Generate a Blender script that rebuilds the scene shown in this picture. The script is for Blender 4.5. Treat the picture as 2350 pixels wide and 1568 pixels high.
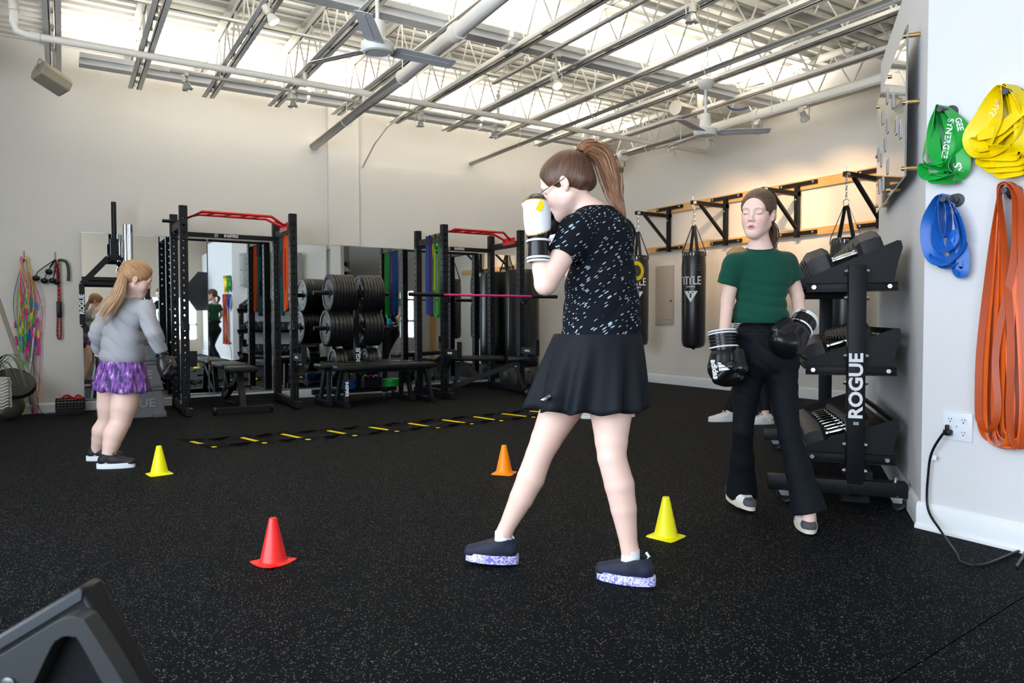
import bpy, bmesh, math, random
import numpy as np
from mathutils import Vector, Matrix, Euler
for _o in list(bpy.data.objects): bpy.data.objects.remove(_o)
SC = bpy.context.scene
COL = SC.collection
R = math.radians
MROT = 1.15
HEXFLIP = True
# ------------------------------------------------------------------ camera
FPX, YAW, PITCH, ROLL, CAMH = 1637.27, R(32.17486), R(-1.80773), R(-0.12844), 0.97
_cy, _sy, _cp, _sp = math.cos(YAW), math.sin(YAW), math.cos(PITCH), math.sin(PITCH)
CF = Vector((_sy*_cp, _cy*_cp, _sp)); _r = Vector((_cy, -_sy, 0)); _u = _r.cross(CF)
CR = _r*math.cos(ROLL) + _u*math.sin(ROLL); CU = _u*math.cos(ROLL) - _r*math.sin(ROLL)
CP = Vector((0, 0, CAMH))
cam = bpy.data.objects.new('camera', bpy.data.cameras.new('camera')); COL.objects.link(cam)
cam.matrix_world = Matrix(((CR.x, CU.x, -CF.x, 0), (CR.y, CU.y, -CF.y, 0), (CR.z, CU.z, -CF.z, CAMH), (0, 0, 0, 1)))
cam.data.sensor_width = 36; cam.data.lens = FPX/2350*36; cam.data.clip_start = 0.05
cam.data.dof.use_dof = True; cam.data.dof.focus_distance = 3.6; cam.data.dof.aperture_fstop = 5.6
SC.camera = cam
SC.view_settings.view_transform = 'Standard'; SC.view_settings.look = 'None'
SC.view_settings.gamma = 1; SC.view_settings.exposure = 0.08; SC.view_settings.use_curve_mapping = False
# ------------------------------------------------------------------ world
wd = bpy.data.worlds.new('world'); SC.world = wd; wd.use_nodes = True
bg = wd.node_tree.nodes['Background']; bg.inputs[0].default_value = (.62, .78, 1, 1); bg.inputs[1].default_value = .35
SC.cycles.use_denoising = True; SC.cycles.max_bounces = 8; SC.cycles.diffuse_bounces = 4
SC.cycles.caustics_reflective = False; SC.cycles.caustics_refractive = False
SC.cycles.sample_clamp_indirect = 6

def area(name, loc, dirv, sx, sy, power, col, spread=180):
    l = bpy.data.lights.new(name, 'AREA'); l.shape = 'RECTANGLE'; l.size = sx; l.size_y = sy
    l.energy = power; l.color = col; l.spread = R(spread)
    o = bpy.data.objects.new(name, l); COL.objects.link(o); o.location = loc
    o.rotation_euler = Vector(dirv).to_track_quat('-Z', 'Y').to_euler(); return o
# daylight coming in through the storefront windows (left wall, near part)
area('daylight_left', (-2.66, .35, 1.9), (1, .0, .06), 7.7, 2.8, 600, (.78, .88, 1))
area('daylight_rear', (2.5, -4.06, 1.0), (.0, 1, -.05), 1.4, 1.2, 40, (.74, .87, 1))
area('daylight_side', (7.66, .43, 1.1), (-1, .0, -.0), .85, 1.25, 30, (.85, .92, 1))

# ------------------------------------------------------------------ helpers
def at(px, py, d):
    """world point at forward distance d on the camera ray of a photo pixel"""
    return CP + (CF*FPX + CR*(px-1175) - CU*(py-784))*(d/FPX)
def aty(px, py, Y):
    v = CF*FPX + CR*(px-1175) - CU*(py-784); return CP + v*(Y/v.y)
def atx(px, py, X):
    v = CF*FPX + CR*(px-1175) - CU*(py-784); return CP + v*(X/v.x)
def atz(px, py, Z):
    v = CF*FPX + CR*(px-1175) - CU*(py-784); return CP + v*((Z-CAMH)/v.z)

_M = {}
def mat(name, col=(.5, .5, .5), rough=.5, metal=0, noise=0, nscale=30, bump=0, bscale=200, coat=0, spec=.5, emit=None, estr=0, sheen=0, trans=0, ior=1.45, sss=0):
    if name in _M: return _M[name]
    m = bpy.data.materials.new(name); m.use_nodes = True; nt = m.node_tree; b = nt.nodes['Principled BSDF']
    b.inputs['Base Color'].default_value = (*col, 1); b.inputs['Roughness'].default_value = rough
    b.inputs['Metallic'].default_value = metal; b.inputs['Coat Weight'].default_value = coat
    b.inputs['Specular IOR Level'].default_value = spec; b.inputs['Sheen Weight'].default_value = sheen
    b.inputs['Transmission Weight'].default_value = trans; b.inputs['IOR'].default_value = ior
    if sss:
        b.inputs['Subsurface Weight'].default_value = sss; b.inputs['Subsurface Radius'].default_value = (1, .35, .2); b.inputs['Subsurface Scale'].default_value = .012
    if emit: b.inputs['Emission Color'].default_value = (*emit, 1); b.inputs['Emission Strength'].default_value = estr
    tc = nt.nodes.new('ShaderNodeTexCoord')
    if noise:
        n = nt.nodes.new('ShaderNodeTexNoise'); n.inputs['Scale'].default_value = nscale; n.inputs['Detail'].default_value = 5
        nt.links.new(tc.outputs['Object'], n.inputs['Vector'])
        mx = nt.nodes.new('ShaderNodeMix'); mx.data_type = 'RGBA'
        mx.inputs['A'].default_value = (*[c*(1-noise) for c in col], 1); mx.inputs['B'].default_value = (*[min(1, c*(1+noise)) for c in col], 1)
        nt.links.new(n.outputs['Fac'], mx.inputs['Factor']); nt.links.new(mx.outputs['Result'], b.inputs['Base Color'])
    if bump:
        n = nt.nodes.new('ShaderNodeTexNoise'); n.inputs['Scale'].default_value = bscale; n.inputs['Detail'].default_value = 3
        nt.links.new(tc.outputs['Object'], n.inputs['Vector'])
        bp = nt.nodes.new('ShaderNodeBump'); bp.inputs['Strength'].default_value = bump; bp.inputs['Distance'].default_value = .002
        nt.links.new(n.outputs['Fac'], bp.inputs['Height']); nt.links.new(bp.outputs['Normal'], b.inputs['Normal'])
    _M[name] = m; return m

def frame(d, up=Vector((0, 0, 1))):
    d = Vector(d).normalized(); up = Vector(up)
    if abs(d.dot(up)) > .98: up = Vector((0, 1, 0)) if abs(d.y) < .9 else Vector((1, 0, 0))
    x = d.cross(up).normalized(); y = x.cross(d).normalized(); return x, y, d
class MB:
    """collects geometry for one mesh"""
    def __init__(s): s.v = []; s.f = []; s.mi = []; s.sm = []; s.m = 0
    def add(s, vs, fs, smooth=False):
        o = len(s.v); s.v += [tuple(v) for v in vs]; s.f += [[i+o for i in f] for f in fs]
        s.mi += [s.m]*len(fs); s.sm += [smooth]*len(fs); return s
    def box(s, c, sz, rot=None, bev=0):
        c = Vector(c); hx, hy, hz = sz[0]/2, sz[1]/2, sz[2]/2; M = rot.to_matrix() if isinstance(rot, Euler) else (rot or Matrix.Identity(3))
        if bev:
            bm = bmesh.new(); bmesh.ops.create_cube(bm, size=1)
            for v in bm.verts: v.co = Vector((v.co.x*sz[0], v.co.y*sz[1], v.co.z*sz[2]))
            bmesh.ops.bevel(bm, geom=bm.edges[:], offset=min(bev, min(sz)*.49), segments=2, affect='EDGES', profile=.5)
            bm.verts.index_update(); vs = [c+M@v.co for v in bm.verts]; fs = [[v.index for v in f.verts] for f in bm.faces]; bm.free()
            return s.add(vs, fs, True)
        vs = [c+M@Vector((x, y, z)) for x in (-hx, hx) for y in (-hy, hy) for z in (-hz, hz)]
        return s.add(vs, [(0, 1, 3, 2), (4, 6, 7, 5), (0, 4, 5, 1), (2, 3, 7, 6), (0, 2, 6, 4), (1, 5, 7, 3)])
    def bar(s, a, b, w, h, up=(0, 0, 1), bev=0):
        """box from a to b, w sideways, h along up"""
        a = Vector(a); b = Vector(b); x, y, d = frame(b-a, up)
        M = Matrix((x, y, d)).transposed(); return s.box((a+b)/2, (w, h, (b-a).length), M, bev)
    def cyl(s, a, b, r, n=16, r2=None, cap=True, smooth=True):
        a = Vector(a); b = Vector(b); x, y, d = frame(b-a); r2 = r if r2 is None else r2; vs = []
        for p, rr in ((a, r), (b, r2)): vs += [p + (x*math.cos(t)+y*math.sin(t))*rr for t in [2*math.pi*i/n for i in range(n)]]
        s.add(vs, [(i, (i+1) % n, n+(i+1) % n, n+i) for i in range(n)], smooth)
        if cap: s.add(vs, [list(range(n-1, -1, -1)), list(range(n, 2*n))])
        return s
    def tube(s, pts, r, n=8, closed=False, up=(0, 0, 1), rr=None):
        P = [Vector(p) for p in pts]; N = len(P); rings = []; x = None
        for i, p in enumerate(P):
            if closed: d = P[(i+1) % N]-P[i-1]
            else: d = P[min(i+1, N-1)]-P[max(i-1, 0)]
            d.normalize()
            if x is None: x, y, _ = frame(d, up)
            else:
                x = (x - d*x.dot(d)); x = x.normalized() if x.length > 1e-6 else frame(d, up)[0]; y = d.cross(x)
            q = rr[i] if rr else r
            rings.append([p+(x*math.cos(2*math.pi*k/n)+y*math.sin(2*math.pi*k/n))*q for k in range(n)])
        vs = [v for g in rings for v in g]; fs = []
        for i in range(N if closed else N-1):
            j = (i+1) % N
            fs += [(i*n+k, i*n+(k+1) % n, j*n+(k+1) % n, j*n+k) for k in range(n)]
        s.add(vs, fs, True)
        if not closed: s.add(vs, [list(range(n))[::-1], [len(vs)-n+k for k in range(n)]])
        return s
    def ribbon(s, pts, wdir, w, t=.002, closed=False, smooth=True):
        """flat strap along pts; wdir = width direction (vector or list)"""
        P = [Vector(p) for p in pts]; N = len(P); vs = []; pW = W0 = None
        for i, p in enumerate(P):
            d = (P[(i+1) % N]-P[i-1]) if closed else P[min(i+1, N-1)]-P[max(i-1, 0)]
            W = Vector(wdir[i] if isinstance(wdir, list) else wdir).normalized()
            if pW is not None and W.dot(pW) < 0: W = -W
            if W0 is None: W0 = W
            pW = W; n_ = d.cross(W)
            n_ = n_.normalized() if n_.length > 1e-7 else Vector((0, 0, 1))
            ww = w[i] if isinstance(w, (list, tuple)) else w
            vs += [p+W*ww/2+n_*t/2, p-W*ww/2+n_*t/2, p-W*ww/2-n_*t/2, p+W*ww/2-n_*t/2]
        fs = []
        for i in range(N if closed else N-1):
            j = (i+1) % N; sft = 2 if (j == 0 and pW.dot(W0) < 0) else 0
            fs += [(i*4+k, i*4+(k+1) % 4, j*4+(k+1+sft) % 4, j*4+(k+sft) % 4) for k in range(4)]
        s.add(vs, fs, smooth)
        if not closed: s.add(vs, [(0, 3, 2, 1), tuple(len(vs)-4+k for k in range(4))])
        return s
    def lathe(s, prof, c, ax=(0, 0, 1), n=24, smooth=True, cap=True):
        """prof [(r, h)] around axis ax from c"""
        c = Vector(c); x, y, d = frame(ax); vs = []
        for r_, h in prof: vs += [c+d*h+(x*math.cos(2*math.pi*k/n)+y*math.sin(2*math.pi*k/n))*r_ for k in range(n)]
        fs = [(i*n+k, i*n+(k+1) % n, (i+1)*n+(k+1) % n, (i+1)*n+k) for i in range(len(prof)-1) for k in range(n)]
        s.add(vs, fs, smooth)
        if cap: s.add(vs, [list(range(n))[::-1], [len(vs)-n+k for k in range(n)]])
        return s
    def prism(s, poly, o, ux, uy, h, smooth=False):
        """poly 2-D in (ux,uy) plane at o, extruded by vector h"""
        o = Vector(o); ux = Vector(ux); uy = Vector(uy); h = Vector(h); n = len(poly)
        a = [o+ux*p[0]+uy*p[1] for p in poly]; vs = a+[p+h for p in a]
        fs = [(i, (i+1) % n, n+(i+1) % n, n+i) for i in range(n)]+[list(range(n))[::-1], list(range(n, 2*n))]
        return s.add(vs, fs, smooth)
    def ell(s, c, r, M=None, n=16, k=10):
        c = Vector(c); M = M or Matrix.Identity(3); vs = []
        for i in range(k+1):
            th = math.pi*i/k
            for j in range(n):
                ph = 2*math.pi*j/n
                vs.append(c+M@Vector((r[0]*math.sin(th)*math.cos(ph), r[1]*math.sin(th)*math.sin(ph), r[2]*math.cos(th))))
        return s.add(vs, [(i*n+j, (i+1)*n+j, (i+1)*n+(j+1) % n, i*n+(j+1) % n) for i in range(k) for j in range(n)], True)
    def build(s, name, m, parent=None, bev=0, **tags):
        me = bpy.data.meshes.new(name); 
        me.from_pydata(s.v, [], s.f)
        for mm in (m if isinstance(m, list) else [m]): me.materials.append(mm)
        me.polygons.foreach_set('material_index', s.mi); me.polygons.foreach_set('use_smooth', s.sm)
        bm = bmesh.new(); bm.from_mesh(me); bmesh.ops.remove_doubles(bm, verts=bm.verts, dist=1e-6)
        bmesh.ops.recalc_face_normals(bm, faces=bm.faces); bm.to_mesh(me); bm.free(); me.update()
        try: me.set_sharp_from_angle(angle=R(40))
        except Exception: pass
        o = bpy.data.objects.new(name, me); COL.objects.link(o)
        if parent is not None:
            o.parent = parent
            o.matrix_parent_inverse = Matrix.Identity(4)
            if parent.type == 'EMPTY' or True:
                W = wm(parent); o.matrix_basis = W.inverted()
        if bev:
            b = o.modifiers.new('bevel', 'BEVEL'); b.width = bev; b.segments = 2; b.limit_method = 'ANGLE'; b.angle_limit = R(40)
        for k, v in tags.items(): o[k] = v
        return o
def wm(o):
    W = o.matrix_basis.copy(); p = o.parent
    return wm(p) @ o.matrix_parent_inverse @ W if p is not None else W
def thing(name, loc, label, cat, group=None, rz=0):
    o = bpy.data.objects.new(name, None); COL.objects.link(o); o.empty_display_size = .1
    o.matrix_basis = Matrix.Translation(Vector(loc)) @ Matrix.Rotation(rz, 4, 'Z')
    return tag(o, label, cat, group)
def tag(o, label, cat, group=None, kind=None):
    o['label'] = label; o['category'] = cat
    if group: o['group'] = group
    if kind: o['kind'] = kind
    return o
def struct(o): o['kind'] = 'structure'; return o
def dup(root, M, label=None):
    """copy of a thing (parts included) placed by matrix M"""
    r = root.copy(); COL.objects.link(r); r.matrix_basis = M
    if label: r['label'] = label
    def rec(src, dst):
        for ch in src.children:
            c = ch.copy(); COL.objects.link(c); c.parent = dst; c.matrix_parent_inverse = ch.matrix_parent_inverse.copy(); c.matrix_basis = ch.matrix_basis.copy(); rec(ch, c)
    rec(root, r); return r
_tx = {}
def text(s, name, o, ux, uy, size, m, parent, ext=.001, align='CENTER', bold=0, sx=1, label=None):
    """lettering: ux = reading direction, uy = up of the letters, o = centre"""
    c = bpy.data.curves.new(name, 'FONT'); c.body = s; c.size = size; c.extrude = ext; c.align_x = align; c.align_y = 'CENTER'; c.offset = bold; c.resolution_u = 3
    t = bpy.data.objects.new(name+'_tmp', c); COL.objects.link(t); bpy.context.view_layer.update()
    me = bpy.data.meshes.new_from_object(t.evaluated_get(bpy.context.evaluated_depsgraph_get())); bpy.data.objects.remove(t); bpy.data.curves.remove(c)
    me.name = name; me.materials.clear(); me.materials.append(m)
    ux = Vector(ux).normalized(); uy = Vector(uy).normalized(); n = ux.cross(uy); o = Vector(o)
    for v in me.vertices: p = v.co.copy(); v.co = o+ux*p.x*sx+uy*p.y+n*p.z
    ob = bpy.data.objects.new(name, me); COL.objects.link(ob)
    if parent is not None: ob.parent = parent; ob.matrix_parent_inverse = Matrix.Identity(4); ob.matrix_basis = wm(parent).inverted()
    if label: ob['label'] = label
    return ob
from mathutils.bvhtree import BVHTree
def decal(ob, target, lift=.0028):
    """lay a flat mark onto the surface of target, seen from the room side"""
    dg = bpy.context.evaluated_depsgraph_get(); tm = target.data; W = wm(target)
    bv = BVHTree.FromPolygons([W @ v.co for v in tm.vertices], [tuple(p.vertices) for p in tm.polygons])
    Wo = wm(ob); Wi = Wo.inverted()
    bm = bmesh.new(); bm.from_mesh(ob.data)
    bmesh.ops.triangulate(bm, faces=bm.faces[:]); bmesh.ops.subdivide_edges(bm, edges=[e for e in bm.edges if e.calc_length() > .006], cuts=1); bm.to_mesh(ob.data); bm.free()
    for v in ob.data.vertices:
        p = Wo @ v.co; d = (p-CP).normalized(); h = bv.ray_cast(CP, d)
        if h[0] is not None and (h[0]-p).length < .15: v.co = Wi @ (h[0]-d*lift)
def bez(pts, n=8):
    """Catmull-Rom through points"""
    P = [Vector(p) for p in pts]; out = []
    for i in range(len(P)-1):
        a = P[max(i-1, 0)]; b = P[i]; c = P[i+1]; d = P[min(i+2, len(P)-1)]
        for k in range(n):
            t = k/n; out.append(.5*((2*b)+(c-a)*t+(2*a-5*b+4*c-d)*t*t+(3*b-a-3*c+d)*t**3))
    out.append(P[-1]); return out
X3, Y3, Z3 = Vector((1, 0, 0)), Vector((0, 1, 0)), Vector((0, 0, 1))
black = mat('black_powder_coat', (.0055, .006, .008), .45, spec=.25, bump=.15, bscale=400)
dblack = mat('satin_black', (.0045, .005, .007), .38, spec=.3)
rubber = mat('black_rubber', (.007, .008, .010), .6, spec=.25, noise=.2, nscale=40)
vinyl = mat('black_vinyl', (.005, .006, .008), .40, spec=.3, bump=.2, bscale=90)
chrome = mat('chrome', (.75, .77, .8), .14, 1)
zinc = mat('zinc_bolt', (.7, .74, .78), .25, 1)
white = mat('white_lettering', (.85, .87, .9), .5)
wallm = mat('wall_paint', (.70, .675, .635), .75, bump=.12, bscale=60)
trimm = mat('white_trim_paint', (.74, .76, .78), .4)
ceilm = mat('ceiling_paint', (.73, .71, .65), .6)
pipem = mat('pipe_paint', (.84, .80, .72), .5)
# ================================================================== room
YB, XR, ZC, XL, YF = 8.9, 7.6, 3.83, -2.6, -4.0
# floor: speckled rolled rubber
fm = bpy.data.materials.new('speckled_rubber_floor'); fm.use_nodes = True; nt = fm.node_tree; b = nt.nodes['Principled BSDF']
tc = nt.nodes.new('ShaderNodeTexCoord')
def N(t, **k):
    n = nt.nodes.new(t)
    for a, v in k.items(): n.inputs[a].default_value = v
    return n
nv = N('ShaderNodeTexNoise', Scale=60.0, Detail=2.0); nt.links.new(tc.outputs['Object'], nv.inputs['Vector'])
vm = nt.nodes.new('ShaderNodeVectorMath'); vm.operation = 'MULTIPLY_ADD'; nt.links.new(nv.outputs['Color'], vm.inputs[0]); vm.inputs[1].default_value = (.006, .006, .006); nt.links.new(tc.outputs['Object'], vm.inputs[2])
vo = N('ShaderNodeTexVoronoi', Scale=190.0); nt.links.new(vm.outputs[0], vo.inputs['Vector'])
sep = nt.nodes.new('ShaderNodeSeparateColor'); nt.links.new(vo.outputs['Color'], sep.inputs[0])
gt = nt.nodes.new('ShaderNodeMath'); gt.operation = 'GREATER_THAN'; gt.inputs[1].default_value = .80; nt.links.new(sep.outputs[0], gt.inputs[0])
lt = nt.nodes.new('ShaderNodeMath'); lt.operation = 'LESS_THAN'; lt.inputs[1].default_value = .38; nt.links.new(vo.outputs['Distance'], lt.inputs[0])
mu = nt.nodes.new('ShaderNodeMath'); mu.operation = 'MULTIPLY'; nt.links.new(gt.outputs[0], mu.inputs[0]); nt.links.new(lt.outputs[0], mu.inputs[1])
cr = nt.nodes.new('ShaderNodeValToRGB'); nt.links.new(sep.outputs[1], cr.inputs[0])
cr.color_ramp.elements[0].color = (.05, .05, .052, 1); cr.color_ramp.elements[1].color = (.22, .19, .15, 1)
mx = nt.nodes.new('ShaderNodeMix'); mx.data_type = 'RGBA'; mx.inputs['A'].default_value = (.0020, .0030, .0045, 1)
nt.links.new(mu.outputs[0], mx.inputs['Factor']); nt.links.new(cr.outputs[0], mx.inputs['B']); nt.links.new(mx.outputs['Result'], b.inputs['Base Color'])
b.inputs['Roughness'].default_value = .7; b.inputs['Specular IOR Level'].default_value = .05
n2 = N('ShaderNodeTexNoise', Scale=220.0, Detail=3.0); nt.links.new(tc.outputs['Object'], n2.inputs['Vector'])
bp = nt.nodes.new('ShaderNodeBump'); bp.inputs['Strength'].default_value = .35; bp.inputs['Distance'].default_value = .003
nt.links.new(n2.outputs['Fac'], bp.inputs['Height']); nt.links.new(bp.outputs['Normal'], b.inputs['Normal'])
struct(MB().box(((XL+XR)/2, (YF+YB)/2, -.05), (XR-XL+.4, YB-YF+.4, .1)).build('floor', fm))
# back wall with a shallow pilaster and a step at its right end
m = MB().box(((XL+XR)/2, YB+.1, ZC/2+.1), (XR-XL+.4, .2, ZC+.2)); struct(m.build('wall_back', wallm))
struct(MB().box((3.05, YB-.03, 2.84), (.40, .06, 1.98)).build('trim_1', wallm))
struct(MB().box((4.52, YB-.015, 1.545), (2.54, .03, 2.87)).build('trim_2', wallm))
# left wall with storefront window opening
def wall_with_hole(axis, pos, a0, a1, h0, h1, z0, z1, name, t=.2, m=wallm):
    mb = MB()
    def bx(u0, u1, w0, w1):
        if u1-u0 < 1e-3 or w1-w0 < 1e-3: return
        c = ((u0+u1)/2, (w0+w1)/2)
        if axis == 'x': mb.box((pos, c[0], c[1]), (t, u1-u0, w1-w0))
        else: mb.box((c[0], pos, c[1]), (u1-u0, t, w1-w0))
    bx(a0, h0, 0, ZC); bx(h1, a1, 0, ZC); bx(h0, h1, 0, z0); bx(h0, h1, z1, ZC)
    return struct(mb.build(name, m))
wall_with_hole('x', XR+.1, YF, YB, 0, .86, .48, 1.72, 'wall_right')
wall_with_hole('x', XL-.1, YF, YB, -3.5, 4.2, .45, 3.3, 'wall_left')
wall_with_hole('y', YF-.1, XL-.2, XR+.2, 1.8, 3.2, .4, 1.6, 'wall_front', m=mat('tan_paint', (.50, .42, .33), .8))
for nm, ax, p, a0, a1, z0, z1, k in (('window_1', 'x', XL-.05, -3.5, 4.2, .45, 3.3, 6), ('window_2', 'y', YF-.05, 1.8, 3.2, .4, 1.6, 2), ('window_3', 'x', XR+.05, 0, .86, .48, 1.72, 2)):
    mb = MB()
    for i in range(k+1):
        u = a0+(a1-a0)*i/k; zc = (z0+z1)/2
        mb.box((p, u, zc) if ax == 'x' else (u, p, zc), (.07, .06, z1-z0) if ax == 'x' else (.06, .07, z1-z0))
    for z in (z0, z1, z0+(z1-z0)*.36):
        c = (a0+a1)/2; mb.box((p, c, z) if ax == 'x' else (c, p, z), (.07, a1-a0, .06) if ax == 'x' else (a1-a0, .07, .06))
    struct(mb.build(nm, trimm))
# near wall (bands hang here) and the angled wall behind the dumbbell rack, 2.78 m high
NX, NY = 3.35, 1.77
DD = Vector((.808, .590, 0)).normalized(); DP = Vector((-DD.y, DD.x, 0)); P0 = Vector((NX, NY, 0)); PE = P0+DD*2.0
nearm = mat('near_wall_paint', (.66, .66, .67), .6, bump=.2, bscale=90)
poly = [(NX, YF+.02), (NX, NY), (PE.x, PE.y), (PE.x+.12, PE.y-.14), (NX+.2, NY-.12), (NX+.2, YF+.02)]
struct(MB().prism([(NX, YF+.02), (NX, NY), (NX+.2, NY-.12), (NX+.2, YF+.02)], (0, 0, 0), X3, Y3, Z3*2.78).build('wall_near', nearm))
struct(MB().prism([(NX+.0005, NY+.0003), (PE.x, PE.y), (PE.x+.12, PE.y-.14), (NX+.201, NY-.12)], (0, 0, 0), X3, Y3, Z3*2.78).build('wall_angled', nearm))
# baseboards
def baseboard(name, a, b, n, h=.105, t=.016, foot=.0):
    """along a->b, sticking out along n"""
    a = Vector(a); b = Vector(b); n = Vector(n).normalized(); d = b-a
    pr = [(0, 0), (t+foot, 0), (t+foot, .012), (t, .024), (t, h-.022), (t*.55, h-.006), (0, h)]
    return struct(MB().prism(pr, a, n, Z3, d).build(name, trimm))
baseboard('baseboard_back', (XL, YB, 0), (XR, YB, 0), (0, -1, 0), t=.03)
baseboard('baseboard_right', (XR, YF, 0), (XR, YB, 0), (-1, 0, 0), h=.135)
baseboard('baseboard_near', (NX, YF, 0), (NX, NY+.012, 0), (-1, 0, 0), h=.12, foot=.014)
baseboard('baseboard_angled', P0+DD*0.0, PE, DP, h=.12)
# floor seam lines between rubber rolls
sm_ = MB()
_a, _b = atz(2350, 1370, 0), atz(2130, 1510, 0); _d = (_a-_b).normalized(); sm_.bar(_b-_d*1.5+Z3*.0002, _a+_d*.25+Z3*.0002, .003, .0006); o = sm_.build('trim_3', mat('seam_gap', (.001, .001, .001), 1, spec=0)); struct(o)

# corrugated deck: ribs run along X
prof = []; y = YF-.1
while y < YB+.05:
    prof += [(y, ZC+.045), (y+.055, ZC+.045), (y+.07, ZC), (y+.135, ZC)]; y += .15
prof = [p for p in prof if p[0] <= YB+.06]
v = []; f = []
for i, (yy, z) in enumerate(prof): v += [(XL-.1, yy, z), (XR+.1, yy, z)]
f = [(2*i, 2*i+1, 2*i+3, 2*i+2) for i in range(len(prof)-1)]
struct(MB().add(v, f).build('ceiling', ceilm))
struct(MB().box(((XL+XR)/2, (YF+YB)/2, ZC+.12), (XR-XL+.6, YB-YF+.6, .06)).build('ceiling', ceilm))

# ---- open-web roof joists, bottom chord z 3.38
JX = [-.74, -.03, .68, 1.38, 2.06, 2.77, 3.49, 4.20, 4.90, 5.64, 6.35, 7.05]
JE = [8.50, 8.50, 8.48, 8.39, 8.35, 8.30, 8.27, 8.28, 8.28, 8.31, 8.3, 8.3]
ordn = ['first', 'second', 'third', 'fourth', 'fifth', 'sixth', 'seventh', 'eighth', 'ninth', 'tenth', 'eleventh', 'twelfth']
chm = mat('joist_underside_paint', (.80, .77, .72), .55)
for i, (jx, je) in enumerate(zip(JX, JE)):
    t = thing('roof_joist', (jx, 2.4, 3.38), '%s open-web steel roof joist from the left, under the white deck' % ordn[i], 'joist', 'roof joists under the deck')
    ZB, ZT = 3.38, ZC-.012
    mb = MB()
    for s in (-1, 1):
        mb.box((jx+s*.041, (YF+je)/2, ZB+.003), (.046, je-YF, .006)); mb.box((jx+s*.021, (YF+je)/2, ZB+.025), (.006, je-YF, .05))
    yy = je-.25
    while yy > 0: mb.box((jx, yy, ZB+.008), (.03, .09, .008)); yy -= .6
    mb.build('bottom_chord', chm, t)
    mb = MB()
    for s in (-1, 1):
        mb.box((jx+s*.034, (YF+YB)/2, ZT-.003), (.05, YB-YF, .006)); mb.box((jx+s*.013, (YF+YB)/2, ZT-.028), (.006, YB-YF, .05))
    mb.build('top_chord', ceilm, t)
    mb = MB(); yy = je-.02; k = 0; mb.cyl((jx, je-.02, ZB+.03), (jx, YB-.03, ZT-.03), .009, 6)
    while yy > .2:
        mb.cyl((jx, yy, ZB+.03), (jx, yy-.21, ZT-.03), .0085, 6); mb.cyl((jx, yy-.21, ZT-.03), (jx, yy-.42, ZB+.03), .0085, 6); yy -= .42
    mb.build('web', ceilm, t)
# bridging angles across the joists
for y, z, lb in ((7.1, ZC-.07, 'thin steel bridging angle across the joists near the back wall'), (5.0, ZC-.07, 'thin steel bridging angle crossing the joists above the ceiling fan'), (3.0, ZC-.07, 'thin steel bridging angle crossing the joists nearest the camera'), (6.3, 3.44, 'lower bridging angle resting on the joist chords near the back')):
    tag(MB().box((2.9, y, z), (8.9, .03, .004)).box((2.9, y+.015, z+.014), (8.9, .004, .03)).build('bridging_angle', ceilm), lb, 'bracing')
# ---- pipes
def pipe(name, pts, r, label, m=pipem, collars=(), n=20, coll=1.22, hang=(), into=None):
    t = into or thing(name, pts[0], label, 'pipe')
    MB().tube(pts, r, n).build('pipe_run', m, t)
    for c, d, L in collars: MB().cyl(Vector(c)-Vector(d)*L/2, Vector(c)+Vector(d)*L/2, r*coll, n).build('coupling', m, t)
    def on_(y):
        for p_, q_ in zip(pts[:-1], pts[1:]):
            if min(p_[1], q_[1]) <= y <= max(p_[1], q_[1]) and abs(p_[1]-q_[1]) > .01: return Vector(p_).lerp(Vector(q_), (y-p_[1])/(q_[1]-p_[1]))
    hang = [tuple(on_(h[1])) for h in hang]
    for h in hang: MB().cyl((h[0], h[1], h[2]+r), (h[0], h[1], ZC-.02), .005, 6).tube([(h[0]+(r+.006)*math.cos(a), h[1], h[2]+(r+.006)*math.sin(a)) for a in [R(q) for q in range(0, 360, 20)]], .004, 5, closed=True).build('hanger', m, t)
    return t
pipe('sprinkler_pipe', [(2.69, YB, 3.13), (2.62, 6.0, 3.14), (2.53, 4.0, 3.15), (2.45, 1.5, 3.16), (2.4, -1, 3.16)], .057, 'thick cream pipe running from the back wall toward the camera under the joists', collars=[((2.568, 4.85, 3.146), (0.03, 1, 0), .09)], hang=[(2.67, 7.6, 3.13), (2.62, 6.0, 3.14)])
pipe('sprinkler_pipe', [(4.92, YB, 3.17), (4.88, 2.8, 3.17), (4.85, .5, 3.17)], .036, 'slimmer cream pipe ending at the back wall right of the pilaster', hang=[(4.91, 7.6, 3.17), (4.9, 6.1, 3.17), (4.89, 4.5, 3.17)])
pipe('sprinkler_pipe', [(6.43, YB, 3.17), (6.43, 6, 3.17), (6.43, 3.0, 3.17), (6.43, 0, 3.17)], .062, 'thickest cream pipe running along the punching bag wall', collars=[((6.43, 7.4, 3.17), (0, 1, 0), .07), ((6.43, 5.2, 3.17), (0, 1, 0), .07)], hang=[(6.43, 6.9, 3.17)])
pp = [(-.29, 7.05, ZC-.02), (-.29, 7.05, 3.36), (-.27, 7.05, 3.3), (-.2, 7.05, 3.28), (7.6, 7.02, 3.28)]
t = pipe('sprinkler_pipe', pp, .031, 'thin cream pipe with elbow crossing the room below the joist chords', n=12, collars=[((-.29, 7.05, 3.5), (0, 0, 1), .08), ((-.15, 7.05, 3.28), (1, 0, 0), .07), ((2.0, 7.05, 3.28), (1, 0, 0), .12), ((2.62, 7.04, 3.28), (1, 0, 0), .12), ((4.27, 7.04, 3.28), (1, 0, 0), .1)])
MB().cyl((2.05, 7.05, 3.28), (2.05, 7.05, 3.5), .02, 8).build('branch', pipem, t); MB().cyl((2.65, 7.04, 3.28), (2.65, 7.04, 3.16), .022, 8).build('branch', pipem, t)
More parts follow.
